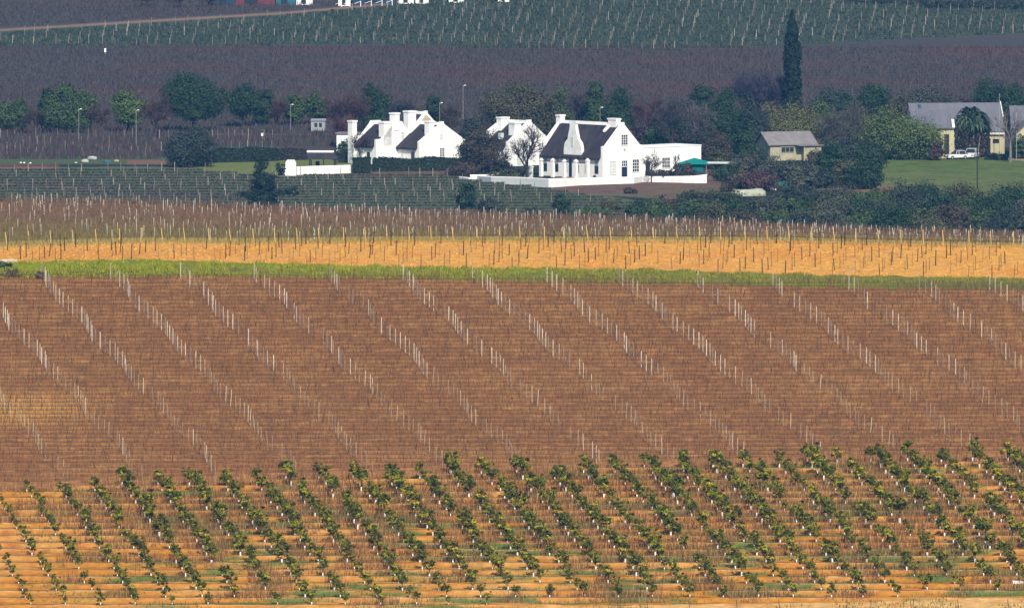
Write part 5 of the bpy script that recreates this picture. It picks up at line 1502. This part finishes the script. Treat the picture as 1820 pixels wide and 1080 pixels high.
# pine in front at left
def pine():
    p = G(468, 366); s = scl(p.y); r = np.random.default_rng(13); h = 84 / s
    o = empty('pine_tree', p, 0, 'lone dark pine with spreading low boughs in front of the green vineyard', 'tree')
    L = []
    def bough(z, x, rx, rz): L.append((x * 1.15, (r.random() - .5) * .8, z, rx * 1.2, rx * .9, rz * 1.05))
    for z, x, rx, rz in ((7.0, -.3, .75, .75), (6.2, -.5, .9, .6), (6.6, .1, .5, .5), (6.3, 2.3, .55, .7), (5.6, 2.3, .6, .5), (5.2, -.4, 1.1, .5), (4.6, .4, 1.3, .5), (4.0, 0, 1.5, .6), (3.3, .2, 1.4, .6),
                         (2.6, -.1, 1.5, .6), (2.2, 2.6, 1.2, .35), (2.7, 3.7, 1.0, .3), (1.9, 1.6, 1.1, .4), (1.8, -1.8, 1.1, .3), (1.9, -3.0, .9, .22), (1.2, 0, 1.6, .6), (.6, .2, 1.5, .5), (2.0, 4.4, .5, .2)):
        bough(z * h / 7.7, x, rx, rz)
    link(bpy.data.objects.new('crown', crown_mesh('crown', L, 9000, .24, (.005, .014, .010), (.022, .040, .020), r=r, clump=.28)), o)
    segs = [(Vector((0, 0, -.3)), Vector((-.3, 0, h * .93)), .20, .05), (Vector((0, 0, h * .3)), Vector((3.9, 0, h * .36)), .07, .03), (Vector((0, 0, h * .22)), Vector((-3.0, 0, h * .25)), .06, .02),
            (Vector((0, 0, h * .5)), Vector((2.3, 0, h * .8)), .07, .03)]
    link(bpy.data.objects.new('trunk', seg_mesh('trunk', segs, M['bark'], 6)), o)
pine()
# bushes around the valley bottom
bush = [(830, 372, 316, 34, G_DARK, 'dark upright bush below the left end of the garden wall'), (870, 378, 352, 50, G_BLUE, 'low dark bush right of the upright bush'),
        (1000, 382, 342, 30, G_DARK, 'dark conical bush below the big farmhouse'), (1140, 390, 352, 44, G_DARK, 'dark bush below the brown bank'), (1060, 388, 366, 60, G_MID, 'low green bush on the valley edge'),
        (950, 384, 368, 40, G_BLUE, 'low bluish bush between the two dark bushes'),
        (1180, 372, 346, 34, ((.06, .02, .025), (.12, .04, .04)), 'reddish bush on the brown bank'),
        (1315, 336, 296, 22, G_YEL, 'yellow-leaved shrub among the purple bushes'), (1340, 340, 302, 86, G_PURP, 'wide purple shrub behind the pale heap'), (1385, 328, 276, 70, G_GREY, 'grey-green shrub before the small bungalow'),
        (1290, 322, 292, 50, G_DARK, 'dark shrub right of the white carport'), (1330, 312, 268, 60, G_GREY, 'grey-green shrub left of the bungalow'), (1300, 340, 312, 30, G_BROWN, 'brown shrub at the end of the garden wall'),
        (1438, 330, 288, 60, G_GREY, 'grey shrub right of the bungalow front'), (1480, 312, 250, 46, G_DARK, 'dark shrub-tree at the right of the bungalow'), (1535, 336, 262, 52, G_DARK, 'dark tall bush at the left edge of the lawn'),
        (1507, 332, 274, 46, G_OLIVE, 'olive bush between the dark bushes left of the lawn'), (1470, 334, 300, 50, G_BLUE, 'bluish bush above the bare red soil'), (1420, 312, 286, 40, G_DARK, 'dark bush under the bungalow window'),
        (1560, 268, 236, 50, G_DARK, 'dark undergrowth tree below the large green tree'), (1276, 300, 262, 40, G_OLIVE, 'olive shrub behind the pale carport'),
        (1665, 285, 252, 26, G_PURP, 'brown climber shrub against the cream wall'), (905, 320, 298, 60, ((.05, .06, .03), (.09, .09, .05)), 'soft grassy shrub left of the bare tree foot'),
        (832, 312, 284, 60, G_BROWN, 'brown undergrowth right of the long hedge'), (885, 304, 284, 46, G_DARK, 'dark low shrub before the weathered cottage')]
for px, p0, p1, w, pal, lab in bush:
    T('bush', px, p0, p1, w, pal, lab, 'bush', shape='dome', trunk_frac=0)
r_ = random.Random(8)
row1 = [(1200, 'leftmost bush'), (1245, 'second bush'), (1290, 'third bush'), (1340, 'fourth bush'), (1390, 'fifth bush'), (1440, 'sixth bush'), (1490, 'seventh bush'), (1545, 'eighth bush'), (1600, 'ninth bush'), (1655, 'tenth bush'), (1712, 'eleventh bush'), (1768, 'twelfth bush'), (1815, 'rightmost bush')]
for i, (px, nm) in enumerate(row1):
    pal = [G_MID, G_BLUE, G_DARK, G_OLIVE, G_MID, G_DARK, G_GREY][i % 7]
    top = float(ip(px, [1200, 1300, 1400, 1520, 1600, 1690, 1760, 1820], [352, 350, 350, 352, 338, 328, 338, 340]))
    T('bush', px, top + 56, top - 6 + r_.uniform(-9, 10), 84 + r_.random() * 34, pal, f"{nm} in the back line of the valley thicket", 'bush', group='thicket bushes', shape='dome', trunk_frac=0)
for i in range(12):
    px = 1215 + 53 * i
    pal = [G_DARK, G_GREY, G_MID, G_OLIVE, G_LIGHT, G_BLUE, G_BROWN][(i * 3) % 7]
    top = float(ip(px, [1200, 1400, 1600, 1820], [366, 372, 370, 368])) + r_.uniform(-4, 6)
    T('bush', px, top + 62, top - 8 + r_.uniform(-8, 12), 76 + r_.random() * 34, pal, f"{ordn(i + 1)} bush from left in the front line of the valley thicket", 'bush', group='thicket bushes', shape='dome', trunk_frac=0, seed=900 + i)
for i, (px, py, h, w) in enumerate(((1665, 14, 10, 60), (1715, 14, 9, 60), (1765, 15, 12, 60), (1812, 16, 12, 50), (1640, 8, 6, 60), (1550, 6, 6, 90))):
    T('evergreen_tree', px, py, py - h - 8, w, G_BLUE, ['dark tree at the top edge, third from right of the far line', 'dark tree at the top edge, second gap right', 'dark tree at the top edge, second from right of the far line',
      'dark tree in the top right corner', 'low dark tree at the top edge above the cypress right side', 'leftmost low dark tree of the far line'][i], shape='dome')
for i, (px, w) in enumerate(((260, 70), (320, 60), (370, 50))):
    B('bare_tree', px, 13, -12, w, ['leftmost', 'middle', 'rightmost'][i] + ' bare tree at the top edge left of the red shed', pal=G_PURP, twign=500, depth=4, n0=5)
# shrubs in the left corner of the bank
def bank_bush(px, D, w, h, pal, label, seed):
    X = (px - 910) / scl(D); o = empty('bush', (X, D, float(zxy(X, D))), 0, label, 'bush'); r = np.random.default_rng(seed)
    L = [((r.random() - .5) * w * .7, (r.random() - .5) * w * .3, h * .35, w * .22, w * .22, h * .5) for _ in range(7)]
    link(bpy.data.objects.new('foliage', crown_mesh('foliage', L, 900, .13, pal[0], pal[1], r=r)), o)
    link(bpy.data.objects.new('stems', seg_mesh('stems', [(Vector((0, 0, -.1)), Vector(((r.random() - .5) * w * .6, 0, h * .7)), .02, .01) for _ in range(6)], M['bark'], 4)), o)
bank_bush(18, 1399, 2.2, .9, ((.05, .045, .035), (.12, .10, .08)), 'greyish bush on the grass bank at the left edge', 1)
bank_bush(8, 1403, 1.6, .8, ((.03, .06, .02), (.08, .12, .03)), 'dark green bush behind the greyish bush at the left edge', 2)
bank_bush(72, 1398, 1.0, .9, ((.07, .06, .055), (.13, .11, .10)), 'bare grey shrub at the start of the first post line', 3)

# more cover round the farm
more = [(1268, 290, 184, 52, G_DARK, 'dark green tree rising right of the flat wing end'), (1326, 262, 168, 52, G_BLUE, 'bluish green tree between the dark tree and the bare bluish tree'), (1180, 262, 192, 50, G_DARK, 'dark green tree behind the right slope of the big gable'),
        (1085, 372, 352, 50, G_OLIVE, 'low olive bush at the lower edge of the brown bank'), (1225, 352, 338, 36, G_OLIVE, 'small olive tuft on the brown bank below the canopy'), (1120, 344, 334, 26, G_BROWN, 'small brown tuft on the bank below the gable door'), (1265, 356, 336, 44, G_GREY, 'grey-green bush left of the pale heap'),
        (618, 284, 249, 54, G_DARK, 'dark shrub below the flat white outbuilding'), (1265, 296, 226, 60, G_BROWN, 'brown-green tree mass right of the flat wing end'), (1350, 262, 200, 52, G_BLUE, 'bluish bush-tree left of the yellow-green tree'),
        (1335, 300, 250, 50, G_DARK, 'dark shrub against the left end of the bungalow'), (1455, 300, 262, 40, G_OLIVE, 'olive shrub at the right end of the bungalow'),
        (1500, 300, 248, 66, G_BLUE, 'bluish shrub mass below the grey half-bare tree'), (1545, 300, 250, 56, G_DARK, 'dark shrub mass left of the large green tree'),
        (1395, 316, 288, 60, G_BLUE, 'bluish low shrub before the bungalow wall'), (1360, 336, 306, 60, G_BROWN, 'brown low shrub above the pale heap'), (1425, 338, 306, 56, G_GREY, 'grey low shrub above the teal net'),
        (1300, 262, 222, 60, G_PURP, 'purple shrub mass below the dark bluish tree'), (1215, 262, 224, 80, G_PURP, 'purple undergrowth behind the flat wing'), (1130, 262, 222, 56, G_PURP, 'purple undergrowth behind the gable slope'),
        (1380, 232, 190, 60, G_BLUE, 'bluish undergrowth left of the cypress foot'), (1440, 226, 190, 60, G_DARK, 'dark undergrowth right of the cypress foot'), (1525, 226, 186, 50, G_OLIVE, 'olive tree between grey tree and notched tree'),
        (870, 272, 214, 60, G_BROWN, 'brown thicket left of the weathered cottage'), (1035, 262, 214, 80, G_BLUE, 'bluish thicket right behind the farmhouse ridge'), (690, 262, 214, 70, G_PURP, 'purple thicket behind the farmyard roofs'),
        (1480, 356, 326, 70, G_GREY, 'grey bush above the thicket, left of the lawn'), (1420, 356, 330, 80, G_BLUE, 'bluish bush above the thicket below the teal net'), (1570, 352, 332, 50, G_OLIVE, 'olive bush above the thicket at the lawn edge')]
for px, p0, p1, w, pal, lab in more:
    T('bush', px, p0, p1, w, pal, lab, 'bush', shape='dome', trunk_frac=0)
for i in range(11):
    px = 1240 + 58 * i
    pal = [G_OLIVE, G_MID, G_GREY, G_DARK][(i * 3) % 4]
    T('bush', px, 408, 356 + r_.uniform(-10, 10), 92, pal, f"{ordn(i + 1)} bush from left in the middle line of the valley thicket", 'bush', group='thicket bushes', shape='dome', trunk_frac=0, seed=700 + i)

# ------------------------------------------------------------------ air
hz = MB().box(-2900, 3300, -120, 5060, -12, 260).build('haze', None)
hm = bpy.data.materials.new('haze_air'); hm.use_nodes = True
nt = hm.node_tree
for n_ in list(nt.nodes):
    if n_.type == 'BSDF_PRINCIPLED': nt.nodes.remove(n_)
out_ = [n_ for n_ in nt.nodes if n_.type == 'OUTPUT_MATERIAL'][0]
pv = nt.nodes.new('ShaderNodeVolumePrincipled')
pv.inputs['Color'].default_value = (0.07, 0.33, 0.82, 1)
pv.inputs['Density'].default_value = 0.000052
nt.links.new(pv.outputs[0], out_.inputs['Volume'])
hz.data.materials.clear(); hz.data.materials.append(hm)
tag(hz, 'thin blue air haze over the whole valley', 'haze', kind='stuff')
